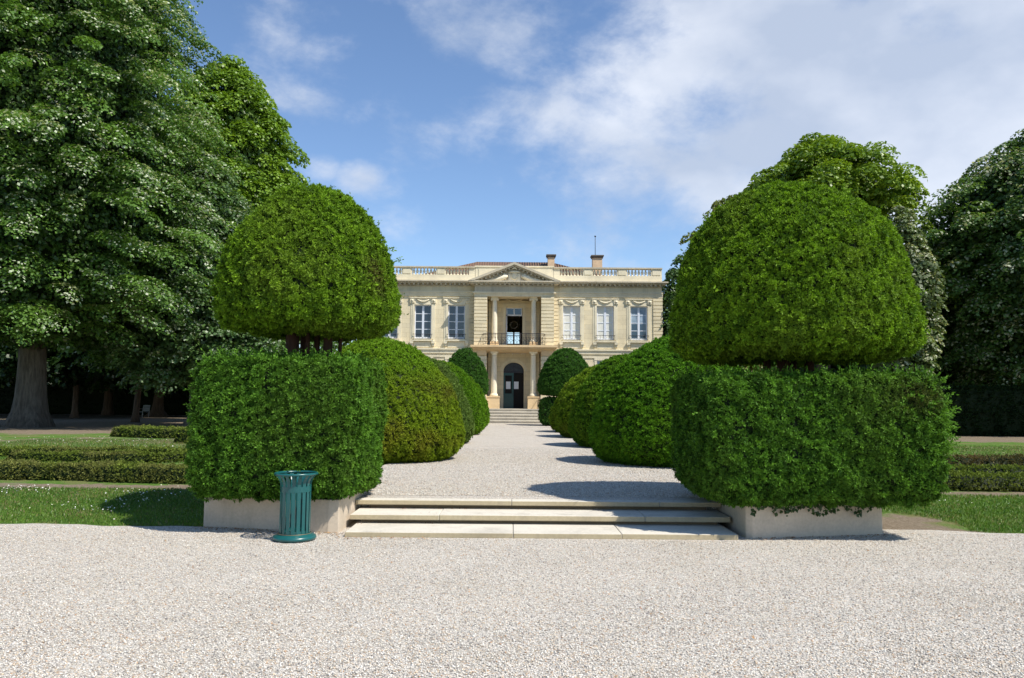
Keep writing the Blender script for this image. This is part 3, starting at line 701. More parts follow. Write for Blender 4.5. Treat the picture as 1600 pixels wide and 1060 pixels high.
# ------------------------------------------------------------------ parterre box hedges
BXP = ((.065, .10, .014), (.22, .28, .045), (.24, .19, .09), .35)
def box_hedge(path, wd, h, label, seed, dens=1300, size=.038, pal=BXP):
    """low clipped hedge following a polyline on the ground"""
    pp = np.array(path, float); d = np.r_[0, np.cumsum(np.hypot(*np.diff(pp, axis=0).T))]
    ns_ = max(8, int(d[-1] / .12)); t_ = np.linspace(0, d[-1], ns_)
    cx = np.interp(t_, d, pp[:, 0]); cy = np.interp(t_, d, pp[:, 1])
    k = np.ones(5) / 5
    if ns_ > 12:
        cx[2:-2] = np.convolve(cx, k, 'valid'); cy[2:-2] = np.convolve(cy, k, 'valid')
    tx, ty = np.gradient(cx), np.gradient(cy); ln = np.hypot(tx, ty); nx, ny = -ty / ln, tx / ln
    sec = [(-.5, 0), (-.54, .15), (-.52, .8), (-.44, .97), (-.2, 1.0), (.2, 1.0), (.44, .97), (.52, .8), (.54, .15), (.5, 0)]
    P = np.empty((len(sec), ns_, 3))
    for i, (s_, z_) in enumerate(sec):
        P[i, :, 0] = cx + nx * s_ * wd; P[i, :, 1] = cy + ny * s_ * wd; P[i, :, 2] = gz(cx, cy) + z_ * h
    # close ends by pinching
    endw = np.ones(ns_); endw[0] = endw[-1] = .02
    P[:, :, 2] = gz(cx, cy)[None] + (P[:, :, 2] - gz(cx, cy)[None]) * endw[None]
    P = P + nrmz(P - np.stack([cx, cy, gz(cx, cy) + h * .4], -1)[None]) * (sn(P, .8, seed, 3) * .035)[..., None]
    P = P.transpose(1, 0, 2)[:, ::-1]     # rings along the path, sections around (closed underneath)
    rng = np.random.default_rng(seed)
    o = clipped('box_hedge', P, dens, size, pal, rng, None, nb=4, seed=seed, inset=.04, back=.3)
    tag(o, label, 'hedge', 'low box hedges of the parterre'); return o
def G(px, py, z=.26): p = onz(px, py, z); return (p.x, p.y)
box_hedge([(-15, 14.9), (-11, 14.7), (-7.6, 14.6), (-7.4, 14.45), (-5.4, 14.3), (-3.2, 14.35)], .60, .28, 'longest low box hedge, at the front of the left parterre', 61)
box_hedge([(-11.2, 17.6), (-9.4, 17.35), (-8.0, 17.45), (-7.4, 17.8), (-7.5, 18.4), (-8.3, 18.8), (-10, 18.9), (-12, 18.7), (-14, 18.9), (-18, 19.6)], .34, .22, 'looped low box hedge with a rounded end, in the left parterre', 62, 1000, .042)
box_hedge([(-10.4, 18.25), (-9.4, 18.1), (-8.4, 18.15)], .22, .18, 'short strip of low box hedge inside the loop of the left parterre', 63, 1000, .042)
box_hedge([(-14.6, 29.6), (-13, 28.6), (-10.2, 28.4), (-6.0, 28.8)], 1.1, .36, 'far broad low box hedge in front of the shaded path on the left', 64, 420, .06)
box_hedge([(-10.6, 25.2), (-9.8, 24.8), (-7.0, 24.9), (-5, 25.4)], .6, .42, 'lower box hedge just in front of the far broad one on the left', 65, 500, .06)
box_hedge([(-8.9, 22.0), (-8.3, 21.4), (-6, 21.3), (-4, 21.5)], .5, .40, 'small pale box hedge partly hidden behind the left yew block', 66, 500, .055)
box_hedge([(5.6, 14.35), (7.9, 14.3), (8.0, 14.2), (14, 14.1)], .60, .27, 'front low box hedge on the right lawn', 67)
box_hedge([(6.0, 16.1), (9.5, 16.2), (14, 16.0)], .34, .20, 'thin low box hedge, middle row on the right lawn', 68, 900, .045)
box_hedge([(6.0, 17.9), (10, 17.9), (14, 18.3)], .42, .24, 'browning low box hedge, back row on the right lawn', 69, 900, .045, ((.06, .06, .02), (.17, .14, .06), (.2, .13, .06), .6))
# tall dark hedge on the right
def tall_hedge(x0, x1, y, h, th, label, seed, pal, dens=160):
    P = shell((x0 + x1) / 2, y, bxp(.25, h), (x1 - x0) / 2, th / 2, 14, 240, 40, .06, .3, seed)
    o = clipped('tall_hedge', P, dens, .13, pal, np.random.default_rng(seed), None, nb=4, seed=seed); tag(o, label, 'hedge'); return o
tall_hedge(15.5, 42, 37, 2.55, 1.6, 'tall dark clipped hedge along the right edge of the garden', 71, ((.008, .02, .006), (.022, .045, .012)))
tall_hedge(-60, -8, 74, 5.2, 3, 'tall dark undergrowth hedge at the back of the left wood', 72, ((.008, .02, .005), (.02, .045, .012)), 50)

# ------------------------------------------------------------------ grass, daisies, fallen leaves
def grass(name, label, areas, rng):
    Vs, Cs = [], []
    for (x0, x1, y0, y1, n, ln) in areas:
        X = rng.uniform(x0, x1, n); Y = rng.uniform(y0, y1, n); k = (Y > edge_y(X) + .03) | (Y > 11.5)
        k &= ~((np.abs(Y - 13.75) < .32)) & ~(((X - 5.35) / .8) ** 2 + ((Y - 10.9) / .95) ** 2 < 1)
        X, Y = X[k], Y[k]; p = np.stack([X, Y, gz(X, Y) - .008], 1)
        Vs.append((p, rng.uniform(.5, 1.2, len(p)) * ln))
    p = np.concatenate([a for a, b in Vs]); ln = np.concatenate([b for a, b in Vs]); n = len(p)
    d = nrmz(np.array([[0, 0, 1.0]]) + rng.normal(size=(n, 3)) * .45)
    V, F = blades(p, d, ln, ln * .11, rng)
    f = np.clip(.5 + .3 * sn(p, .35, 5, 2) + rng.normal(size=n) * .25, 0, 1)
    col = mixp((.045, .11, .014), (.15, .26, .035), f); dry = (rng.random(n) < .06 + .10 * (sn(p, .25, 9, 2) > .25) + .25 * (p[:, 1] > 19)); col[dry] = (.26, .22, .10)
    o = np_mesh(name, V, F, col, M['leaf']); tag(o, label, 'grass', kind='stuff')
rng = np.random.default_rng(12)
grass('grass', 'short mown grass on the lawns either side of the planters', [(-14, -3.4, 10.3, 13.5, 90000, .05), (4.9, 14, 10.3, 13.5, 80000, .05), (-16, -5, 15, 27, 70000, .06), (5, 18, 15, 27, 50000, .06)], rng)
def scatter(name, label, cat, pts, s, pal, rng, flat=.25):
    n = len(pts); nr = nrmz(np.array([[0, 0, 1.0]]) + rng.normal(size=(n, 3)) * flat); td = nrmz(np.cross(nr, rng.normal(size=(n, 3)))); bd = np.cross(nr, td)
    s = s * rng.uniform(.7, 1.3, (n, 1))
    V = np.stack([pts - td * s, pts + bd * s * .7, pts + td * s + nr * s * .2, pts - bd * s * .7], 1).reshape(-1, 3)
    o = np_mesh(name, V, np.arange(4 * n).reshape(-1, 4), np.array(pal)[rng.integers(0, len(pal), n)], M['stone_bit']); tag(o, label, cat, kind='stuff')
cl = []
for (px, py, n, sp) in ((20, 772, 60, .35), (50, 768, 40, .25), (110, 790, 22, .4), (170, 793, 25, .3), (210, 783, 25, .3), (172, 808, 14, .15), (215, 775, 30, .35), (270, 772, 22, .5), (90, 690, 90, 2.5), (250, 690, 50, 1.2), (30, 695, 60, 2), (1540, 790, 14, .5), (1560, 775, 10, .8), (260, 700, 40, .8), (150, 685, 80, 2)):
    p = onz(px, py, .1 if py > 740 else .3); x = p.x + rng.normal(size=n) * sp; y = p.y + rng.normal(size=n) * sp * .5; cl.append(np.stack([x, y, gz(x, y) + .045], 1))
pts = np.concatenate(cl); pts = pts[(pts[:, 1] > 10.6)]
scatter('daisies', 'white daisies dotted over the lawn', 'flowers', pts, .014, [(.8, .8, .76), (.8, .78, .6)], rng, .4)
x = np.r_[rng.uniform(-4.1, -2.1, 260), rng.uniform(2.9, 4.9, 110), rng.uniform(-2.1, -1.0, 60), rng.uniform(-7, 7, 40), rng.uniform(-14, -5, 70)]
y = np.r_[10.32 - .2 * (x[:260] + 4.02) - rng.random(260) ** 2 * .2, 9.78 + .2 * (x[260:370] - 2.95) - rng.random(110) ** 2 * .15, rng.uniform(9.5, 9.68, 60), rng.uniform(5, 9.4, 40), rng.uniform(11, 13, 70)]
scatter('fallen_leaves', 'small brown fallen leaves along the planter walls and lawn', 'leaves', np.stack([x, y, np.where(y > 10.4, gz(x, y) + .04, .018)], 1), .014, [(.28, .13, .06), (.34, .2, .09), (.2, .11, .06), (.40, .25, .12)], rng)
pts = np.array([[-2.0, 10.33, .073], [-1.95, 10.30, .073], [-1.2, 10.5, .187], [-1.1, 10.6, .187], [-1.0, 10.52, .187], [-.9, 10.6, .187], [-1.5, 10.9, .187], [.1, 10.95, .19], [1.2, 10.9, .187]] + [[rng.uniform(-2, -.6), rng.uniform(10.95, 11.06), .187] for _ in range(50)] + [[rng.uniform(-2, -.9), rng.uniform(10.40, 10.48), .072] for _ in range(40)])
scatter('leaf_litter', 'reddish yew litter lying on the stone treads', 'leaves', pts, .011, [(.25, .1, .05), (.15, .07, .04)], rng)

# ------------------------------------------------------------------ litter bin
bp = onz(460, 843, .01)
root = empty('litter_bin', (bp.x, bp.y, .012), R(8)); tag(root, 'dark green slatted metal litter bin with flared top, in front of the left planter', 'litter bin')
mb = MB(); mb.lathe([(.02, 0), (.235, 0), (.252, .012), (.256, .028), (.248, .045), (.222, .058), (.200, .066), (.196, .074), (.02, .074)], 0, 0, 48)
mb.build('base', M['bin'], root)
mb = MB(); mb.tube([(.196 * math.cos(a), .196 * math.sin(a), .076) for a in np.linspace(0, 2 * math.pi, 48, endpoint=False)], .004, 6, closed=True); mb.build('base_ring', M['brass'], root)
mb = MB(); rb = .178; NS = 18
for k in range(NS):
    a = 2 * math.pi * (k + .5) / NS; prof = [(rb, .07), (rb, .30), (rb, .60), (rb + .002, .655), (rb + .010, .69), (rb + .028, .725), (rb + .058, .755), (rb + .072, .765)]
    ca, sa = math.cos(a), math.sin(a); vs = []; hw0 = .0205
    for (r_, z_) in prof:
        hw = hw0 + .0 * r_
        for (dr, s_) in ((0, -1), (0, 1), (-.005, 1), (-.005, -1)):
            vs.append((ca * (r_ + dr) - sa * hw * s_, sa * (r_ + dr) + ca * hw * s_, z_))
    fs = []
    for i in range(len(prof) - 1):
        for j in range(4): j2 = (j + 1) % 4; fs.append((i * 4 + j, i * 4 + j2, (i + 1) * 4 + j2, (i + 1) * 4 + j))
    fs += [(3, 2, 1, 0), tuple((len(prof) - 1) * 4 + q for q in range(4))]
    mb.add(vs, fs)
mb.build('slats', M['bin'], root)
mb = MB()
for (z0, z1, rr) in ((.565, .63, rb + .003), (.07, .11, rb - .007)):
    sg = 48; vs = []
    for (r_, z_) in ((rr, z0), (rr, z1), (rr - .004, z1), (rr - .004, z0)):
        for k in range(sg): a = 2 * math.pi * k / sg; vs.append((r_ * math.cos(a), r_ * math.sin(a), z_))
    mb.add(vs, [(j * sg + k, j * sg + (k + 1) % sg, ((j + 1) % 4) * sg + (k + 1) % sg, ((j + 1) % 4) * sg + k) for j in range(4) for k in range(sg)], 0, False)
for g_ in separate(mb, .005): g_.build('band', M['bin'], root)
mb = MB(); mb.tube([(.243 * math.cos(a), .243 * math.sin(a), .775) for a in np.linspace(0, 2 * math.pi, 56, endpoint=False)], .0155, 12, closed=True); mb.build('rim', M['bin'], root)

# ------------------------------------------------------------------ the house
YW_, YC = 55.0, 54.15
XC = at(803, 540, YC).x
def hz(py, px=803, Y=YW_): return at(px, py, Y).z
def hx(px, py=500, Y=YW_): return at(px, py, Y).x - XC
house = empty('country_house', (XC, YC, .3)); tag(house, 'two storey cream limestone chateau with balustraded roof, central pediment and columned balcony', 'building')
WHOLE = ('relief', 'balcony_railing', 'window_guard', 'interior', 'inner_partition', 'roof')
def part(mb, name, mats, parent=None, bevel=0):
    if name not in WHOLE:
        gs = separate(mb)
        if 1 < len(gs) <= 16: return [part1(g, name, mats, parent, bevel) for g in gs][0]
    return part1(mb, name, mats, parent, bevel)
def part1(mb, name, mats, parent=None, bevel=0):
    o = mb.build(name, mats, parent or house, bevel)
    # geometry is written in x = metres from the axis, y,z = world
    if o.parent is house: o.matrix_parent_inverse = Matrix.Identity(4)
    for v_ in o.data.vertices: v_.co.y -= YC; v_.co.z -= .3
    return o
HW = 10.47; DEPTH = 12.5
zR = hz(417.6); zRb = hz(419.8); zB0 = hz(430.6); zP0 = hz(440.2); zC0 = hz(443.5); zD0 = hz(447.2); zF0 = hz(456.3); zA0 = hz(464.0)
zS = hz(545.5); zS0 = hz(549.5); zFl = 1.25
wins = [4.08, 6.46, 8.84]; WW = .60; zW0 = hz(531.3, 893) ; zW1 = hz(478.3, 893)
gz0, gz1 = 2.35, hz(563.5, 945)
cutsU = sorted([-w_ for w_ in wins] + wins)
def wall_with_holes(mb, x0, x1, z0, z1, holes, y0, y1, mi=0):
    """boxes around rectangular holes (cx, halfw, za, zb) sorted by x, no overlaps"""
    x = x0
    for (c, hw, za, zb) in holes:
        mb.box(x, c - hw, y0, y1, z0, z1, mi)
        mb.box(c - hw, c + hw, y0, y1, z0, za, mi); mb.box(c - hw, c + hw, y0, y1, zb, z1, mi); x = c + hw
    mb.box(x, x1, y0, y1, z0, z1, mi)
TH = .45; CH = 2.79        # wall thickness, half width of centre
mb = MB()
for sgn in (-1, 1):
    xs_ = sorted([w_ * sgn for w_ in wins]); a_, b_ = sorted((sgn * CH, sgn * HW))
    wall_with_holes(mb, a_, b_, zS0, zA0, [(c, WW, zW0, zW1) for c in xs_], YW_, YW_ + TH)
    wall_with_holes(mb, a_, b_, .2, zS0, [(c, WW, gz0, gz1) for c in xs_], YW_, YW_ + TH)
# sides and back
mb.box(-HW, -HW + TH, YW_ + TH, YW_ + DEPTH, .2, zA0); mb.box(HW - TH, HW, YW_ + TH, YW_ + DEPTH, .2, zA0)
wall_with_holes(mb, -HW + TH, HW - TH, .2, zA0, [(.0, .62, 6.75, 7.75)], YW_ + DEPTH - TH, YW_ + DEPTH)
# entablature frieze behind mouldings
mb.box(-HW, HW, YW_ + .012, YW_ + DEPTH, zA0 + .003, zC0)
part(mb, 'wall', M['wall'])
# interior: floors so windows stay dark
mb = MB(); mb.box(-HW + TH, HW - TH, YW_ + TH + .01, YW_ + DEPTH - TH, hz(541), hz(541) + .1); mb.box(-2.2, -2.1, YC + 2.6, YW_ + DEPTH - TH, 5.8, zA0); mb.box(2.2, 2.3, YC + 2.6, YW_ + DEPTH - TH, 5.8, zA0)
mb.box(-HW + TH, HW - TH, YW_ + 3.2, YW_ + 3.3, 1.3, 5.6); mb.box(-HW + TH, -2.3, YW_ + 3.2, YW_ + 3.3, 6.0, zA0 - .1); mb.box(2.4, HW - TH, YW_ + 3.2, YW_ + 3.3, 6.0, zA0 - .1)
part(mb, 'interior', M['black'])
# rusticated strips at the ends and beside the centre, real grooves between courses
def courses(mb, x0, x1, y0, y1, z0, z1, n, gap=.045, grow=0):
    h = (z1 - z0) / n
    for i in range(n): mb.box(x0, x1, y0, y1, z0 + i * h + gap / 2, z0 + (i + 1) * h - gap / 2)
mb = MB()
for sgn in (-1, 1):
    for (a_, b_) in ((HW - .62, HW + .045), (CH + .02, CH + .36)):
        mb = MB(); x0, x1 = sorted((sgn * a_, sgn * b_))
        courses(mb, x0, x1, YW_ - .06, YW_ + .2, zS + .02, zA0 - .02, 14); courses(mb, x0, x1, YW_ - .06, YW_ + .2, 2.2, zS0 - .25, 11); part(mb, 'quoins', M['wall'])
# string course, plinth, architrave, cornice with dentils
mb = MB()
for sgn in (-1, 1):
    x0, x1 = sorted((sgn * (CH + .005), sgn * (HW + .10)))
    mb.box(x0, x1, YW_ - .14, YW_ + .2, zS - .09, zS); mb.box(x0, x1, YW_ - .07, YW_ + .2, zS0 - .16, zS - .095)
    mb.box(x0, x1, YW_ - .05, YW_ + .2, zS0 - .42, zS0 - .30)
    mb.box(x0, x1, YW_ - .12, YW_ + .2, .2, 2.05); mb.box(x0, x1, YW_ - .08, YW_ + .2, 2.053, 2.15)
part(mb, 'string_course', M['trim'])
mb = MB()
for sgn in (-1, 1):
    x0, x1 = sorted((sgn * (CH + .004), sgn * (HW + .06)))
    mb.box(x0, x1, YW_ - .07, YW_ + .15, zA0, zA0 + .13); mb.box(x0, x1, YW_ - .10, YW_ + .15, zA0 + .133, zF0 - .08); mb.box(x0, x1, YW_ - .16, YW_ + .15, zF0 - .077, zF0)
part(mb, 'architrave', M['trim'])
mb = MB()
def cornice(mb, x0, x1, yf, z0, z1, zt, proj, ends=(0, 0), back=.5):
    """dentil row then projecting slab with a sloping top"""
    n = int((x1 - x0) / .32); s_ = (x1 - x0) / n
    for i in range(n): mb.box(x0 + s_ * (i + .28), x0 + s_ * (i + .72), yf - proj * .55, yf + .05, z0 + .02, z1 - .03)
    mb.box(x0, x1, yf - .06, yf + .1, z0 - .03, z0 + .015)
    mb.box(x0 - ends[0], x1 + ends[1], yf - proj * .72, yf + back, z1 - .03, z1 + .06)
    mb.box(x0 - ends[0] * 1.3, x1 + ends[1] * 1.3, yf - proj, yf + back, z1 + .063, zt)
for sgn in (-1, 1):
    x0, x1 = sorted((sgn * (CH + .3), sgn * (HW + .02)))
    cornice(mb, x0, x1, YW_ - .01, zD0, zC0, zP0, .48, ends=(.28, 0) if sgn < 0 else (0, .28))
part(mb, 'cornice', M['cornice'])
# balustrade: plinth, pedestals, rail, balusters as sub-parts
bal = empty('balustrade', (0, 0, 0), 0, house)
mb = MB(); yb0, yb1 = YW_ - .10, YW_ + .22
for sgn in (-1, 1):
    x0, x1 = sorted((sgn * CH, sgn * HW))
    mb.box(x0, x1, yb0, yb1, zP0 + .002, zB0)
bays = [(3.23, 4.86), (5.58, 7.28), (8.02, 9.70)]
peds = [(CH, 3.23), (4.86, 5.58), (7.28, 8.02), (9.70, HW)]
for sgn in (-1, 1):
    for (a_, b_) in peds:
        x0, x1 = sorted((sgn * a_, sgn * b_)); mb.box(x0, x1, yb0 + .02, yb1 - .02, zB0 + .002, zRb)
        if b_ - a_ > .5: mb.box(x0 + .10, x1 - .10, yb0 - .012, yb0 + .03, zB0 + .07, zRb - .06)
def part2(mb, name, mats, parent):
    o = mb.build(name, mats, parent)
    for v_ in o.data.vertices: v_.co.y -= YC; v_.co.z -= .3
    return o
for g_ in separate(mb): part2(g_, 'plinth', M['trim'], bal)
mb = MB()
for sgn in (-1, 1):
    x0, x1 = sorted((sgn * CH, sgn * (HW + .03))); mb.box(x0, x1, yb0 - .06, yb1 + .05, zRb + .002, zR)
for g_ in separate(mb): part2(g_, 'rail', M['cornice'], bal)
hb = zRb - zB0
mb = MB(); mb.lathe([(.075, 0), (.085, .02), (.085, .06), (.05, .09), (.062, .13), (.095, .22), (.088, .28), (.055, .36), (.040, .42), (.048, .445), (.075, .46), (.075, hb)] if hb > .46 else [(.08, 0), (.08, .04), (.05, .07), (.095, .19), (.05, .32), (.04, .37), (.075, .42), (.075, hb)], 0, 0, 10)
b0 = None
for sgn in (-1, 1):
    for (a_, b_) in bays:
        for k in range(7):
            x = sgn * (a_ + (b_ - a_) * (k + .5) / 7)
            if b0 is None: b0 = mb.build('baluster', M['column'], bal); ob = b0
            else: ob = b0.copy(); C.objects.link(ob); ob.parent = bal
            ob.location = (x, (yb0 + yb1) / 2 - YC, zB0 - .3 + .002)
# attic block behind pediment
mb = MB(); za = hz(416.2)
mb.box(-CH + .02, CH - .02, YC + .75, YW_ + .6, zP0, za - .1); mb.box(-CH - .04, CH + .04, YC + .70, YW_ + .65, za - .097, za)
for s_ in (-1, 1): x0, x1 = sorted((s_ * 1.2, s_ * (CH - .25))); mb.box(x0, x1, YC + .72, YC + .78, zB0 - .2, za - .22)
part(mb, 'attic', M['trim'])

# windows
def window(cx, z0, z1, style, y=YW_ + .14):
    """empty-free window part: frame with glazing bars; panes, fill behind and small iron guard are sub-parts"""
    mb = MB(); w0, w1 = cx - WW + .005, cx + WW - .005; t_ = .07
    mb.box(w0, w0 + t_, y, y + .07, z0, z1); mb.box(w1 - t_, w1, y, y + .07, z0, z1)
    mb.box(w0 + t_, w1 - t_, y, y + .07, z1 - t_, z1); mb.box(w0 + t_, w1 - t_, y, y + .07, z0, z0 + .13)
    mb.box(cx - .075, cx + .075, y - .012, y + .06, z0 + .13, z1 - t_)
    for k in (1, 2, 3):
        zz = z0 + .13 + (z1 - z0 - .2) * k / 4
        for (p, q) in ((w0 + t_, cx - .075), (cx + .075, w1 - t_)): mb.box(p, q, y + .004, y + .05, zz - .022, zz + .022)
    fr = part(mb, 'window', M['white'])
    def sub(mb, name, mat):
        o = mb.build(name, mat, fr)
        for v_ in o.data.vertices: v_.co.y -= YC; v_.co.z -= .3
    mb = MB(); mb.box(w0 + t_, w1 - t_, y + .026, y + .034, z0 + .13, z1 - t_); sub(mb, 'glazing', {'dark': M['glass'], 'blind': M['blind'], 'blue': M['glass_blue'], 'half': M['glass']}[style])
    if style == 'blue':
        mb = MB(); mb.box(w0 + t_, w1 - t_, y + .020, y + .025, z0 + .14 + (z1 - z0) * .42, z1 - t_ - .01); sub(mb, 'blind', M['curtain'])
    return fr
styles = {-wins[2]: 'blue', -wins[1]: 'dark', -wins[0]: 'dark', wins[0]: 'blind', wins[1]: 'blind', wins[2]: 'blue'}
for c in cutsU:
    window(c, zW0, zW1, styles[c]); window(c, gz0, gz1, 'blue' if c > 0 else 'dark')
    # carved surround
    mb = MB(); zt = zW1; yf = YW_
    for s_ in (-1, 1):
        x0, x1 = sorted((c + s_ * (WW + .005), c + s_ * (WW + .15))); mb.box(x0, x1, yf - .05, yf + .1, zW0 - .02, zt + .05)
        x0, x1 = sorted((c + s_ * (WW + .155), c + s_ * (WW + .27))); mb.box(x0, x1, yf - .025, yf + .1, zW0 - .25, zt + .12)
        x0, x1 = sorted((c + s_ * (WW + .02), c + s_ * (WW + .32))); mb.box(x0, x1, yf - .10, yf + .1, zt + .14, zt + .44)   # bracket blocks
        mb.tube([(c + s_ * (WW + .17), yf - .13, zt + .30), (c + s_ * (WW + .17), yf - .02, zt + .30)], .085, 10)
        x0, x1 = sorted((c + s_ * (WW + .04), c + s_ * (WW + .28))); mb.box(x0, x1, yf - .16, yf + .05, zW0 - .34, zW0 - .17); mb.box(x0 + .04, x1 - .04, yf - .10, yf + .05, zW0 - .50, zW0 - .343)  # corbels
    mb.box(c - WW, c + WW, yf - .05, yf + .1, zt + .003, zt + .10)
    mb.box(c - WW - .02, c + WW + .02, yf - .035, yf + .1, zt + .103, zt + .46)
    mb.box(c - WW - .36, c + WW + .36, yf - .12, yf + .1, zt + .463, zt + .53)
    # swag
    mb.tube([(c + (k / 8 - .5) * .86, yf - .075, zt + .38 - .16 * math.sin(math.pi * k / 8)) for k in range(9)], [.03, .045, .055, .06, .065, .06, .055, .045, .03], 8)
    mb.box(c - WW - .16, c + WW + .16, yf - .17, yf + .1, zW0 - .17, zW0 - .09); mb.box(c - WW - .02, c + WW + .02, yf - .09, yf + .1, zW0 - .087, zW0 - .003)
    mb.box(c - WW + .02, c + WW - .02, yf - .028, yf + .1, zW0 - .60, zW0 - .22)
    part(mb, 'window_surround', M['trim'])
    # little guard rail
    mb = MB(); zg = zW0 + .32; yg = yf - .12
    mb.tube([(c - WW - .1, yf, zg), (c - WW - .06, yg, zg), (c + WW + .06, yg, zg), (c + WW + .1, yf, zg)], .016, 5)
    mb.tube([(c - WW - .04, yg, zW0 + .02), (c + WW + .04, yg, zW0 + .02)], .012, 5)
    for k in range(7): x = c - WW + k * 2 * WW / 6; mb.tube([(x, yg, zW0 + .02), (x + .05, yg, zW0 + .17), (x, yg, zg)], .008, 4)
    part(mb, 'window_guard', M['iron'])
    # ground floor lintel
    mb = MB(); mb.box(c - WW - .18, c + WW + .18, yf - .05, yf + .1, gz1 + .003, gz1 + .16)
    for s_ in (-1, 1): x0, x1 = sorted((c + s_ * (WW + .003), c + s_ * (WW + .17))); mb.box(x0, x1, yf - .035, yf + .1, gz0, gz1)
    part(mb, 'lintel', M['trim'])

# ---- centre: two piers, loggia above, columned porch below
OP = 1.89; zBal = hz(540.2, Y=YC); zBalb = hz(544.5, Y=YC); zTop = hz(463.2, Y=YC); zpF = hz(456.5, Y=YC); zpD = hz(446.8, Y=YC); zpC = hz(443.6, Y=YC); zpT = hz(440.0, Y=YC); zApx = hz(411.2, Y=YC)
yback = YC + 2.3
mb = MB()
for s_ in (-1, 1):
    x0, x1 = sorted((s_ * OP, s_ * CH)); mb.box(x0 + .03, x1 - .03, YC + .05, yback, 1.2, zTop)
part(mb, 'pier', M['wall'])
mb = MB()
for s_ in (-1, 1):
    mb = MB(); x0, x1 = sorted((s_ * OP, s_ * (CH + .0)))
    courses(mb, x0, x1, YC, yback - .4, zBal + .02, zTop - .003, 14); courses(mb, x0, x1, YC, yback - .4, 2.2, zBalb - .55, 10)
    mb.box(x0 - .02, x1 + .02, YC - .05, YC + .9, 1.2, 2.19); part(mb, 'rusticated_blocks', M['wall'])
# loggia floor/back walls
DW = .575; zD1 = hz(492.3, Y=yback); zT1 = hz(481, Y=yback); zDb = zBal
zTr0 = hz(493, Y=yback)
mb = MB()
wall_with_holes(mb, -OP + .03, OP - .03, zBal - .3, zTop, [(0, DW + .03, zBal, zT1)], yback, yback + .35)
# lower wall with an arched doorway
AR = .735; zSp = hz(580.5, Y=yback); n = 16
x_ = [-OP + .03, OP - .03]
mb.box(-OP + .03, -AR, yback, yback + .35, 1.2, zBalb); mb.box(AR, OP - .03, yback, yback + .35, 1.2, zBalb)
for k in range(n):
    a0, a1 = math.pi * k / n, math.pi * (k + 1) / n; xa, xb = AR * math.cos(a0), AR * math.cos(a1)
    mb.prism([(xb, zSp + AR * .86 * math.sin(a1)), (xa, zSp + AR * .86 * math.sin(a0)), (xa, zBalb), (xb, zBalb)], 'y', yback, yback + .35)
part(mb, 'recessed_wall', M['wall'])
mb = MB()   # arch moulding, pilasters, upper door frame, loggia garland
pts_o = [( .97 * math.cos(math.pi * k / 20), zSp + .90 * math.sin(math.pi * k / 20)) for k in range(21)]; pts_i = [(.80 * math.cos(math.pi * k / 20), zSp + .72 * math.sin(math.pi * k / 20)) for k in range(21)]
for k in range(20): mb.prism([pts_i[k], pts_o[k], pts_o[k + 1], pts_i[k + 1]], 'y', yback - .05, yback + .02)
for s_ in (-1, 1):
    x0, x1 = sorted((s_ * 1.22, s_ * 1.56)); mb.box(x0, x1, yback - .12, yback + .02, zBal, zTop - .2); mb.box(x0, x1, yback - .12, yback + .02, 2.1, zBalb - .3)
    x0, x1 = sorted((s_ * (DW + .04), s_ * (DW + .24))); mb.box(x0, x1, yback - .07, yback + .02, zBal, zT1 + .1)
mb.box(-DW - .26, DW + .26, yback - .07, yback + .02, zT1 + .1, zT1 + .3)
mb.tube([((k / 10 - .5) * 1.3, yback - .06, zT1 + .62 - .16 * math.sin(math.pi * k / 10)) for k in range(11)], .05, 8)
part(mb, 'doorway_moulding', M['trim'])
# upper door: transom and dark opening, open leaves
up = MB(); y = yback + .12
up.box(-DW, DW, y, y + .07, zTr0 - .03, zTr0 + .06); up.box(-DW, DW, y, y + .07, zT1 - .07, zT1); up.box(-DW, -DW + .07, y, y + .07, zBal, zT1 - .07); up.box(DW - .07, DW, y, y + .07, zTr0 + .06, zT1 - .07); up.box(-.04, .04, y, y + .07, zTr0 + .06, zT1 - .07)
fo = part(up, 'balcony_door_frame', M['white'])
mb = MB(); mb.box(-DW + .07, DW - .07, y + .02, y + .03, zTr0 + .06, zT1 - .07); part2(mb, 'transom_glass', M['glass_blue'], fo)
mb = MB(); mb.box(-.07, .07, YW_ + 11, YW_ + 11.1, 6.6, 7.9); mb.box(-1.3, 1.3, YW_ + 11, YW_ + 11.1, 7.3, 7.36); mb.box(-.6, .6, YW_ + 5.0, YW_ + 5.08, 7.2, 7.26); mb.box(.42, 1.6, YW_ + 4.6, YW_ + 5.2, 6, 9.6); mb.box(-1.6, -.72, YW_ + 4.6, YW_ + 5.2, 6, 9.6); [part1(g_, 'inner_partition', M['black']) for g_ in separate(mb, .01)]
# lower door
y = yback + .10; zt = zSp
mb = MB(); mb.prism([(AR * math.cos(math.pi * k / 20), zSp + AR * .86 * math.sin(math.pi * k / 20)) for k in range(21)], 'y', y + .03, y + .05)
fan = part(mb, 'fanlight', M['lead'])
mb = MB(); mb.tube([(AR * .97 * math.cos(math.pi * k / 20), y + .02, zSp + AR * .83 * math.sin(math.pi * k / 20)) for k in range(21)], .035, 6); mb.box(-.03, .03, y - .01, y + .028, zSp, zSp + AR * .84)
mb.box(-AR, AR, y - .03, y + .06, zSp - .11, zSp + .02)
for k in range(5):
    for s_ in (-1, 1): mb.tube([(s_ * (.1 + .12 * k + .05 * math.cos(q)), y + .015, zSp + .16 + .05 * math.sin(q) + .05 * (4 - k)) for q in np.linspace(0, 5.5, 8)], .008, 4)
part2(mb, 'fanlight_grille', M['iron'], fan)
mb = MB(); zdb = 1.27
mb.box(-AR, -AR + .12, y, y + .06, zdb, zSp - .113); mb.box(-.13, -.0, y, y + .06, zdb, zSp - .113)
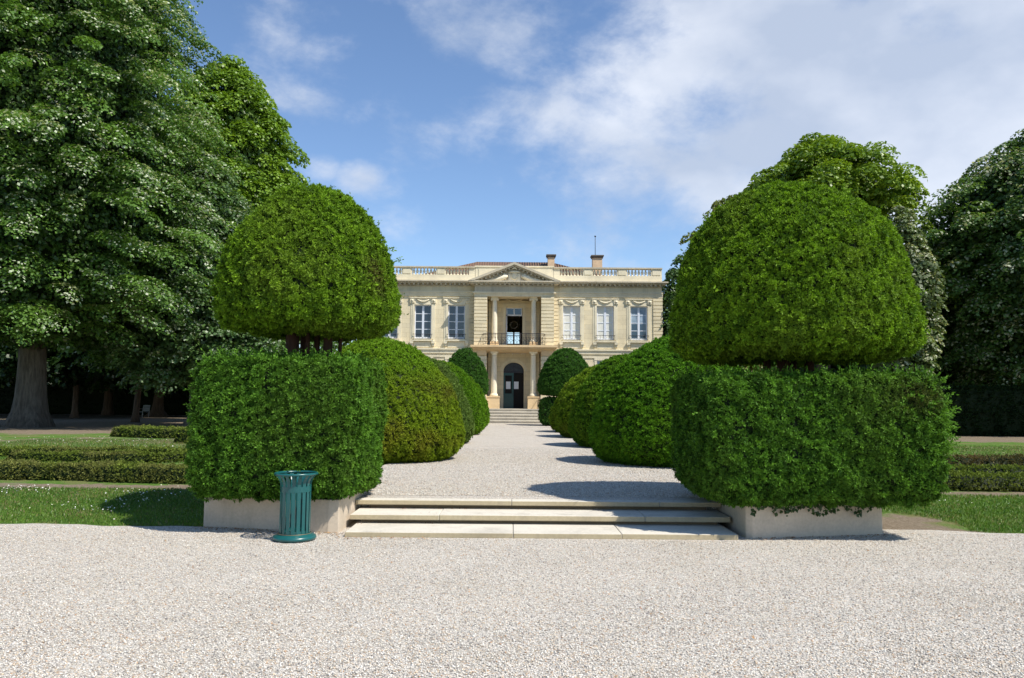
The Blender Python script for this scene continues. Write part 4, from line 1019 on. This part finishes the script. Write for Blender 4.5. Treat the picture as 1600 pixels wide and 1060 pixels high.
mb.box(-AR + .12, -.13, y, y + .06, zSp - .3, zSp - .113); mb.box(-AR + .12, -.13, y, y + .06, zdb + .92, zdb + 1.06); mb.box(-AR + .12, -.13, y + .015, y + .05, zdb, zdb + .92)
mb.box(-AR + .20, -.20, y - .004, y + .016, zdb + .12, zdb + .66); mb.box(-AR + .20, -.20, y - .004, y + .016, zdb + .74, zdb + .86)
dl = part(mb, 'door', M['door'])
mb = MB(); mb.box(-AR + .12, -.13, y + .025, y + .035, zdb + 1.06, zSp - .3); part2(mb, 'glazing', M['black'], dl)
mb = MB(); mb.box(-AR + .19, -.22, y + .012, y + .018, hz(608, Y=yback), hz(596.5, Y=yback)); o = part2(mb, 'notice', M['paper'], dl)
mb = MB(); mb.tube([(-.06, y - .05, 2.2), (-.06, y - .05, 2.42)], .012, 6); mb.tube([(-.06, y, 2.22), (-.06, y - .05, 2.22)], .01, 5); part2(mb, 'handle', M['iron'], dl)
mb = MB(); y2 = y + .07; mb.box(.0, AR, y2, y2 + .05, zdb, zSp - .113); dr = part(mb, 'door', M['black']); dr['label'] = 'black right-hand door leaf standing in for the dark open doorway'  # flat black panel stands in for the unlit opening
mb = MB(); mb.box(.03, .36, y2 - .012, y2 - .006, hz(608, Y=yback), hz(596.5, Y=yback)); part2(mb, 'notice', M['paper'], dr)
# columns
def column(cx, z0, z1, r, kind):
    yc_ = YC + .55; mb = MB(); h = z1 - z0
    mb.lathe([(r * 1.35, .0), (r * 1.35, .07), (r * 1.28, .09), (r * 1.28, .13), (r * 1.12, .16), (r * 1.02, .19), (r, .24), (r, h * .35), (r * .86, h - .36), (r * .86, h - .34), (r * .95, h - .32), (r * .86, h - .30), (r * .86, h - .25)], cx, yc_, 24, z0=z0)
    sh = part(mb, 'column', M['column'])
    mb = MB()
    if kind == 'ionic':
        mb.box(cx - r * 1.35, cx + r * 1.35, yc_ - r * 1.3, yc_ + r * 1.3, z1 - .07, z1)
        mb.box(cx - r * 1.15, cx + r * 1.15, yc_ - r * 1.1, yc_ + r * 1.1, z1 - .2, z1 - .073)
        for s_ in (-1, 1): mb.tube([(cx + s_ * r * 1.12, yc_ - r * 1.25, z1 - .17), (cx + s_ * r * 1.12, yc_ + r * 1.25, z1 - .17)], .088, 12)
        mb.lathe([(r * .86, 0), (r * 1.05, .06)], cx, yc_, 20, z0=z1 - .26)
    else:
        mb.lathe([(r * .86, 0), (r * .92, .05), (r * 1.15, .11), (r * 1.2, .14)], cx, yc_, 24, z0=z1 - .25)
        mb.box(cx - r * 1.35, cx + r * 1.35, yc_ - r * 1.3, yc_ + r * 1.3, z1 - .11, z1)
    part2(mb, 'capital', M['column'], sh)
    return sh
zCb = hz(619.5, Y=YC); 
for s_ in (-1, 1):
    column(s_ * 1.37, zBal + .28, zTop - .002, .19, 'ionic'); column(s_ * 1.37, zCb, hz(549, Y=YC), .21, 'tuscan')
mb = MB()
for s_ in (-1, 1):
    mb = MB(); c = s_ * 1.37; mb.box(c - .30, c + .30, YC + .25, YC + .85, zBal + .003, zBal + .279)
    x0, x1 = sorted((s_ * .98, s_ * 1.86)); mb.box(x0, x1, YC + .1, YC + 1.0, 1.25, zCb - .10); mb.box(x0 - .03, x1 + .03, YC + .07, YC + 1.03, zCb - .097, zCb - .002); part(mb, 'pedestal', M['golden'], bevel=.01)
# balcony slab and entablature below it
mb = MB()
mb.box(-3.0, 3.0, YC - .55, yback, zBalb + .05, zBal); mb.box(-2.9, 2.9, YC - .38, yback, zBalb - .06, zBalb + .047); mb.box(-2.82, 2.82, YC - .12, yback, zBalb - .15, zBalb - .063)
mb.box(-1.89, 1.89, YC + .25, yback - .003, hz(549.2, Y=YC), zBalb - .153)
for s_ in (-1, 1):
    x0, x1 = sorted((s_ * 1.9, s_ * 2.82)); mb.box(x0, x1, YC - .06, YC + .5, zBalb - .5, zBalb - .153)
part(mb, 'balcony', M['golden'])
# wrought iron railing with bowed corners
mb = MB(); hr = .80; 
def rail_pt(t_):   # t in 0..1 along the front, bowed ends
    x = -2.15 + 4.3 * t_; yy = YC - .50 + .45 * max(0, abs(x) - 1.75) ** 2 / .16 * .9; return x, yy
pth = [rail_pt(k / 40) for k in range(41)]
for zz, rr in ((zBal + hr, .022), (zBal + .08, .016), (zBal + hr - .1, .012)): mb.tube([(p[0], p[1], zz) for p in pth], rr, 5)
for s_ in (-1, 1): mb.tube([(s_ * 2.15, pth[0][1], zBal + hr), (s_ * 2.15, YC, zBal + hr)], .02, 5)
for k in range(0, 41, 4):
    p = pth[k]; mb.tube([(p[0], p[1], zBal), (p[0], p[1], zBal + hr)], .016, 5)
for k in range(2, 40, 2):
    p = pth[k]
    for (r_, zc_, ph) in ((.13, .28, 0), (.09, .52, 2), (.06, .16, 1)):
        mb.tube([(p[0] + r_ * math.cos(q + ph) * (1 - q / 9), p[1], zBal + zc_ + r_ * math.sin(q + ph) * (1 - q / 9)) for q in np.linspace(0, 7, 10)], .011, 4)
part(mb, 'balcony_railing', M['iron'])
# entablature and pediment
mb = MB(); yb_ = YW_ + .7
mb.box(-CH - .01, CH + .01, YC + .02, yb_, zTop, zTop + .13); mb.box(-CH - .04, CH + .04, YC - .02, yb_, zTop + .133, zpF - .09); mb.box(-CH - .12, CH + .12, YC - .10, yb_, zpF - .087, zpF)
part(mb, 'architrave', M['trim'])
mb = MB(); mb.box(-CH + .01, CH - .01, YC + .01, yb_, zpF + .003, zpC - .03); part(mb, 'frieze', M['cornice'])
PX = 3.12
mb = MB(); cornice(mb, -CH, CH, YC, zpD, zpC, zpT, .42, ends=(PX - CH - .03, PX - CH - .03), back=.9)
# raking cornices as slanted slabs with dentils
zt0 = zpT
for s_ in (-1, 1):
    A_ = Vector((s_ * (PX + .10), zt0)); B_ = Vector((0, zApx)); d = (B_ - A_).normalized(); nn = Vector((-d.y, d.x)) * (1 if s_ > 0 else -1)
    if nn.y > 0: nn = -nn
    th_ = .16
    q = [A_, B_, B_ + Vector((0, -th_ / abs(nn.y) )), A_ + Vector((-s_ * th_ / abs(d.y) * 1.0, 0))]
    ccw = q if s_ < 0 else q[::-1]
    mb.prism([tuple(p) for p in ccw], 'y', YC - .44, YC + .75)
    off = Vector((0, -th_ / abs(nn.y))); q2 = [A_ + Vector((-s_ * .38, 0)) + Vector((0, 0)), B_ + off, B_ + off * 1.65, A_ + Vector((-s_ * .62, 0))]
    ccw = q2 if s_ < 0 else q2[::-1]
    mb.prism([tuple(p) for p in ccw], 'y', YC - .30, YC + .75)
    for k in range(1, 9):
        p = (A_ + Vector((-s_ * .68, 0))).lerp(B_ + off * 1.75, k / 9.3); mb.box(p.x - .06, p.x + .06, YC - .24, YC + .05, p.y - .10, p.y + .005)
part(mb, 'pediment', M['cornice'])
mb = MB(); mb.prism([(-PX + .5, zpT + .002), (PX - .5, zpT + .002), (0, zApx - .32)], 'y', YC + .04, YC + .5); part(mb, 'tympanum', M['cornice'])
# carved relief: shield, crown, banner, reclining figures and garlands
mb = MB(); zb = zpT
mb.lathe([(.30, 0), (.30, .02), (.24, .06), (.02, .09)], 0, 0, 20)
for i in range(len(mb.v)): p = mb.v[i]; mb.v[i] = (p[0], YC - .0 - p[2] * 1.2, zb + .36 + p[1])
mb.tube([(.2 * math.cos(q), YC - .10, zb + .36 + .2 * math.sin(q)) for q in np.linspace(0, 6.28, 16, endpoint=False)], .025, 6, closed=True)
mb.box(-.42, .42, YC - .03, YC + .06, zb + .003, zb + .56)
mb.tube([(-.42, YC - .06, zb + .64), (-.2, YC - .12, zb + .66), (.2, YC - .12, zb + .66), (.42, YC - .06, zb + .64)], [.05, .08, .08, .05], 8)
mb.tube([(-.2, YC - .08, zb + .83), (0, YC - .12, zb + .95), (.2, YC - .08, zb + .83)], [.06, .08, .06], 8)
mb.tube([(0, YC - .1, zb + .85), (0, YC - .1, zb + 1.04)], [.06, .03], 8)
rr = np.random.default_rng(3)
for s_ in (-1, 1):
    mb.tube([(s_ * .5, YC - .06, zb + .40), (s_ * .7, YC - .10, zb + .30), (s_ * .95, YC - .10, zb + .18), (s_ * 1.3, YC - .08, zb + .10), (s_ * 1.7, YC - .05, zb + .06), (s_ * 2.1, YC, zb + .04)], [.11, .17, .16, .12, .08, .04], 8)
    mb.lathe([(.02, 0), (.07, .03), (.08, .08), (.05, .14), (.01, .16)], s_ * .72, YC - .1, 10, z0=zb + .38)
    mb.tube([(s_ * .7, YC - .1, zb + .34), (s_ * 1.0, YC - .14, zb + .36), (s_ * 1.12, YC - .12, zb + .22)], [.04, .04, .03], 6)
    for k in range(12): x = s_ * rr.uniform(.5, 1.9); z = zb + rr.uniform(.03, .12 + .25 * (1.9 - abs(x)) / 1.9); mb.lathe([(.01, 0), (.05, .03), (.06, .06), (.01, .10)], x, YC - .03, 7, z0=z)
part(mb, 'relief', M['column'])
# inscription over the door
fc_ = bpy.data.curves.new('inscription', 'FONT'); fc_.body = 'ne me quitte pas'; fc_.size = .26; fc_.extrude = .008; fc_.align_x = 'CENTER'; fc_.shear = .3; fc_.materials.append(M['paper'])
fo = bpy.data.objects.new('inscription', fc_); C.objects.link(fo); fo.parent = house; fo.rotation_euler = (R(90), 0, 0); fo.location = (-.02, yback - YC - .02, hz(553.5, Y=yback) - .3)
bpy.context.view_layer.update(); me_ = bpy.data.meshes.new_from_object(fo.evaluated_get(bpy.context.evaluated_depsgraph_get())); fn_ = bpy.data.objects.new('inscription', me_); C.objects.link(fn_); fn_.parent = house; fn_.rotation_euler = fo.rotation_euler; fn_.location = fo.location; bpy.data.objects.remove(fo); fn_.name = 'inscription'
# roof, chimneys, rod
zr = hz(411.3, Y=62); mb = MB()
x0r, x1r = hx(640, 411, 59), hx(965, 411, 59); z0r = 10.75
rv = [(x0r, 57.0, z0r), (x1r, 57.0, z0r), (x1r, 67.2, z0r), (x0r, 67.2, z0r), (hx(745, 411, 62), 62, zr), (hx(862, 411, 62), 62, zr)]
mb.add(rv, [(0, 1, 5, 4), (1, 2, 5), (2, 3, 4, 5), (3, 0, 4)]); mb.box(-HW + .3, HW - .3, YW_ + .5, YW_ + DEPTH - .2, zC0, 10.55)
for k in range(60):
    f = (k + .5) / 60; xa = rv[0][0] + (rv[1][0] - rv[0][0]) * f; xb = rv[4][0] + (rv[5][0] - rv[4][0]) * f
    mb.tube([(xa, 57, z0r), (xb, 62, zr + .02)], .07, 6)
part(mb, 'roof', M['roof'])
for (pxa, pxb, top) in ((856, 866.5, 398), (926, 941, 399)):
    Yc_ = 60.5; xa, xb = hx(pxa, 405, Yc_), hx(pxb, 405, Yc_); zt_ = hz(top, (pxa + pxb) / 2, Yc_)
    mb = MB(); mb.box(xa, xb, Yc_, Yc_ + .6, 10.5, zt_ - .2); ch = part(mb, 'chimney', M['chim'])
    mb = MB(); mb.box(xa - .07, xb + .07, Yc_ - .07, Yc_ + .67, zt_ - .2, zt_ - .1); mb.box(xa - .12, xb + .12, Yc_ - .12, Yc_ + .72, zt_ - .097, zt_); part2(mb, 'chimney_cap', M['capstone'], ch)
mb = MB(); xr = hx(930, 400, 60.7); zt_ = hz(399, 930, 60.7); z2_ = hz(371, 930, 60.7)
mb.tube([(xr, 60.7, zt_), (xr, 60.7, z2_)], .025, 6); mb.lathe([(.01, 0), (.07, .04), (.07, .1), (.01, .14)], xr, 60.7, 8, z0=z2_); part(mb, 'antenna', M['iron'])
# entrance steps
st = empty('entrance_steps', (XC + .2, 52, .3)); tag(st, 'flight of five pale stone steps up to the house door', 'steps')
for i in range(5):
    mb = MB(); hh = .19; yy = 51.55 + i * .36; mb.box(-2.75, 2.75, yy, YC + .0 if i < 4 else YC + .0, i * hh + .002, (i + 1) * hh - .05); mb.box(-2.78, 2.78, yy - .04, YC + (.03 if i == 4 else .0), (i + 1) * hh - .048, (i + 1) * hh)
    o = mb.build('step', M['step'], st)
    for v_ in o.data.vertices: v_.co.y -= 52
mb = MB(); mb.box(-2.75, 2.75, YC + .032, yback + .5, .2, 1.25); part(mb, 'porch_floor', M['step'])
mb = MB(); pr_ = hx(844.5, 620, 53); mb.tube([(pr_, 53.2, 1.2), (pr_, 53.2, 2.15), (pr_ + .02, 54.1, 2.2)], .022, 6); part(mb, 'handrail', M['iron'])
# lantern in the upper hall
ln = empty('hall_lantern', (XC, YW_ + 3, hz(508, Y=YW_ + 3))); tag(ln, 'iron ring lantern hanging inside the open balcony door', 'lantern')
mb = MB(); mb.tube([(.26 * math.cos(q), 0, .26 * math.sin(q)) for q in np.linspace(0, 6.28, 20, endpoint=False)], .045, 8, closed=True); mb.tube([(-.5, 0, 0), (-.27, 0, .03)], .03, 6); mb.tube([(.27, 0, .03), (.5, 0, 0)], .03, 6)
mb.tube([(0, 0, .28), (0, 0, 1.6)], .012, 5); mb.build('ring', M['brass'], ln)

# ------------------------------------------------------------------ garden chair under the trees
cp = onz(222, 652.5, .3); ch = empty('garden_chair', (cp.x, cp.y, .3), R(-25)); tag(ch, 'pale grey slatted garden armchair in deep shade between the tree trunks', 'chair')
mb = MB()
for k in range(6): mb.box(-.36, .36, -.28 + k * .095, -.28 + k * .095 + .07, .42, .445)
mb.build('seat', M['chairm'], ch)
mb = MB()
for k in range(5): mb.box(-.36, .36, .30 + k * .02, .325 + k * .02, .50 + k * .1, .56 + k * .1)
mb.build('backrest', M['chairm'], ch)
for sx in (-1, 1):
    for sy in (-.26, .28):
        mb = MB(); mb.tube([(sx * .36, sy, 0), (sx * .36, sy + (.10 if sy > 0 else 0), .95 if sy > 0 else .66)], .022, 6); mb.build('leg', M['chairm'], ch)
    mb = MB(); mb.box(sx * .36 - .03, sx * .36 + .03, -.3, .34, .655, .68); mb.build('armrest', M['chairm'], ch)

# ------------------------------------------------------------------ trees
def zat(px, py, Y): return at(px, py, Y).z
LIME = ((.036, .092, .016), (.15, .28, .045))
tb = onz(42, 667, .3)
tree('lime_tree', 'huge silver lime tree with drooping layered boughs and flared grey trunk, far left', 'tree', (tb.x, tb.y, .28), .72, 6.0,
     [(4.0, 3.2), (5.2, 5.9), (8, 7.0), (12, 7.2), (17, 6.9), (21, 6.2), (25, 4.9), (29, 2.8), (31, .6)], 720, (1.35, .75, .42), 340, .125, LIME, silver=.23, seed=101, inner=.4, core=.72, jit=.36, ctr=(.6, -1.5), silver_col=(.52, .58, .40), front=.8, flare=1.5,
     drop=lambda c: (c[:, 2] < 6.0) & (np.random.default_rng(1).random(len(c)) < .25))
p = at(342, 600, 50)
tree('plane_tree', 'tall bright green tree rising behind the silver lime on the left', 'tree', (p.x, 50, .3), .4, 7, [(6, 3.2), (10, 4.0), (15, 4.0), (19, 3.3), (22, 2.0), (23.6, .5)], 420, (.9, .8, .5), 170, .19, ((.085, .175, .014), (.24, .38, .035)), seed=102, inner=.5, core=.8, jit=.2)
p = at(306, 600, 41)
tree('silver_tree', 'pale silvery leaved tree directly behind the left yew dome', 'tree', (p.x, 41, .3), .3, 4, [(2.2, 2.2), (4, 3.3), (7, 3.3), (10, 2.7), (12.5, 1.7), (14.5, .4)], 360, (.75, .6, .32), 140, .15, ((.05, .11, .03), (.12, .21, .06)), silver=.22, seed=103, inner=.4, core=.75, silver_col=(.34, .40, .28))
p = at(455, 600, 44)
tree('small_tree', 'small leafy green tree seen under the left yew dome', 'tree', (p.x, 44, .3), .15, 1.6, [(.8, 1.6), (2.5, 2.4), (4.5, 2.2), (6.2, .6)], 150, (.5, .5, .3), 110, .15, ((.05, .11, .02), (.12, .22, .05)), seed=104, silver=.08)
p = at(540, 600, 50)
tree('small_tree', 'feathery light green shrub at the left corner of the house', 'tree', (p.x, 50, .3), .12, 1.5, [(.6, 1.0), (2.5, 1.35), (4.5, 1.2), (5.9, .3)], 110, (.4, .4, .3), 100, .13, ((.06, .13, .02), (.16, .25, .06)), seed=105, silver=.08)
# wood behind, on the left
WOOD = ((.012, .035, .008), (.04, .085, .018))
wood = [(-60, 62, 9, 18, .5, 'far left wood tree, mostly outside the picture edge'), (120, 58, 5.5, 16, .22, 'slender dark trunked tree right of the huge lime'), (249, 64, 5.5, 15, .40, 'old tree with thick flared brown trunk beside the garden chair'),
        (170, 70, 7, 19, .4, 'dark crowned tree deep in the wood left of the garden chair'), (60, 74, 7, 21, .4, 'dark crowned tree deep in the wood behind the huge lime'), (330, 66, 6, 17, .4, 'dark tree at the right edge of the wood')]
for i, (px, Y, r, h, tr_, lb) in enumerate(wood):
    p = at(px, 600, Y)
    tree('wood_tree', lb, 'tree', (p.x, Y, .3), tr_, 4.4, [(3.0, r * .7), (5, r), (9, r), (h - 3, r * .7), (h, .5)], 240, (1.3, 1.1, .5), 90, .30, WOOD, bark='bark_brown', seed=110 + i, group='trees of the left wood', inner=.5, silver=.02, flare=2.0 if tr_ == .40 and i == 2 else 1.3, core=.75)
p = onz(210, 660, .3)
tree('shade_tree', 'slim dark tree whose trunk stands just left of the garden chair', 'tree', (p.x, p.y, .28), .19, 4.6, [(3.6, 2.5), (5.5, 4.0), (8, 4.2), (11, 3), (13, .5)], 260, (1.1, .8, .4), 120, .17, LIME, bark='bark_brown', seed=120, silver=.12, inner=.5, lean=(.3, 0), flare=1.25, silver_col=(.33, .39, .29))
# right side
p = at(1288, 600, 44)
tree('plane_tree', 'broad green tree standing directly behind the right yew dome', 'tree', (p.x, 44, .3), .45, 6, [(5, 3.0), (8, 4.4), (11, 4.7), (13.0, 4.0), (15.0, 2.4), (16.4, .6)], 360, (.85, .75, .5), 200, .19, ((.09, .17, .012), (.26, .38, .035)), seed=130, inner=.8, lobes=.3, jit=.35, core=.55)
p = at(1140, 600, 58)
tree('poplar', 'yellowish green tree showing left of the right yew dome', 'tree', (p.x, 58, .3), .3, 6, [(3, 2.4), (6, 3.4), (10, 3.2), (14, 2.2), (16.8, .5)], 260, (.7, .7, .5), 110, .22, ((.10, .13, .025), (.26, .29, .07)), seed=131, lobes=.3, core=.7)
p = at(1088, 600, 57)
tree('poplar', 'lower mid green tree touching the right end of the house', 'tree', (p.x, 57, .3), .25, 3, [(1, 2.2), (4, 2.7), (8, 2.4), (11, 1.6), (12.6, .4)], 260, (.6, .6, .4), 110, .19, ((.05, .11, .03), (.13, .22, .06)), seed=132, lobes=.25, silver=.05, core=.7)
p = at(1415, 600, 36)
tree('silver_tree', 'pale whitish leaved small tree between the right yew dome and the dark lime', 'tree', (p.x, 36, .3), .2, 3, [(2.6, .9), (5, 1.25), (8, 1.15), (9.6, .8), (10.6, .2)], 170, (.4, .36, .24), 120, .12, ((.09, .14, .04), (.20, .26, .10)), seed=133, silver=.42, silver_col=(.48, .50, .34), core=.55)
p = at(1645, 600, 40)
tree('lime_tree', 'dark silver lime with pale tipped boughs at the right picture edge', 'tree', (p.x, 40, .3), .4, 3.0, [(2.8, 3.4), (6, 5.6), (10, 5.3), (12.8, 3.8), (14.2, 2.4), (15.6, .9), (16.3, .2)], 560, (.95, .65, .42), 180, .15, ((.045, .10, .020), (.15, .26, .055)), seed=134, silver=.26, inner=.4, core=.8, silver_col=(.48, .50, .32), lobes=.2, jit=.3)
for i, (px, Y, r, h, lb) in enumerate(((1480, 47, 3.6, 11.5, 'dark tree behind the small pale whitish tree'), (1420, 60, 5, 15, 'dark tree filling the gap behind the right yew dome'), (1620, 52, 6, 12, 'dark tree above the tall hedge at the right edge'), (1330, 62, 4, 9, 'dark low crowned tree seen under the right yew dome'), (1215, 66, 4, 8, 'dark bushy tree added to close the sky gap under the right yew dome'))):  # the last tree is added to cover bright sky under the dome
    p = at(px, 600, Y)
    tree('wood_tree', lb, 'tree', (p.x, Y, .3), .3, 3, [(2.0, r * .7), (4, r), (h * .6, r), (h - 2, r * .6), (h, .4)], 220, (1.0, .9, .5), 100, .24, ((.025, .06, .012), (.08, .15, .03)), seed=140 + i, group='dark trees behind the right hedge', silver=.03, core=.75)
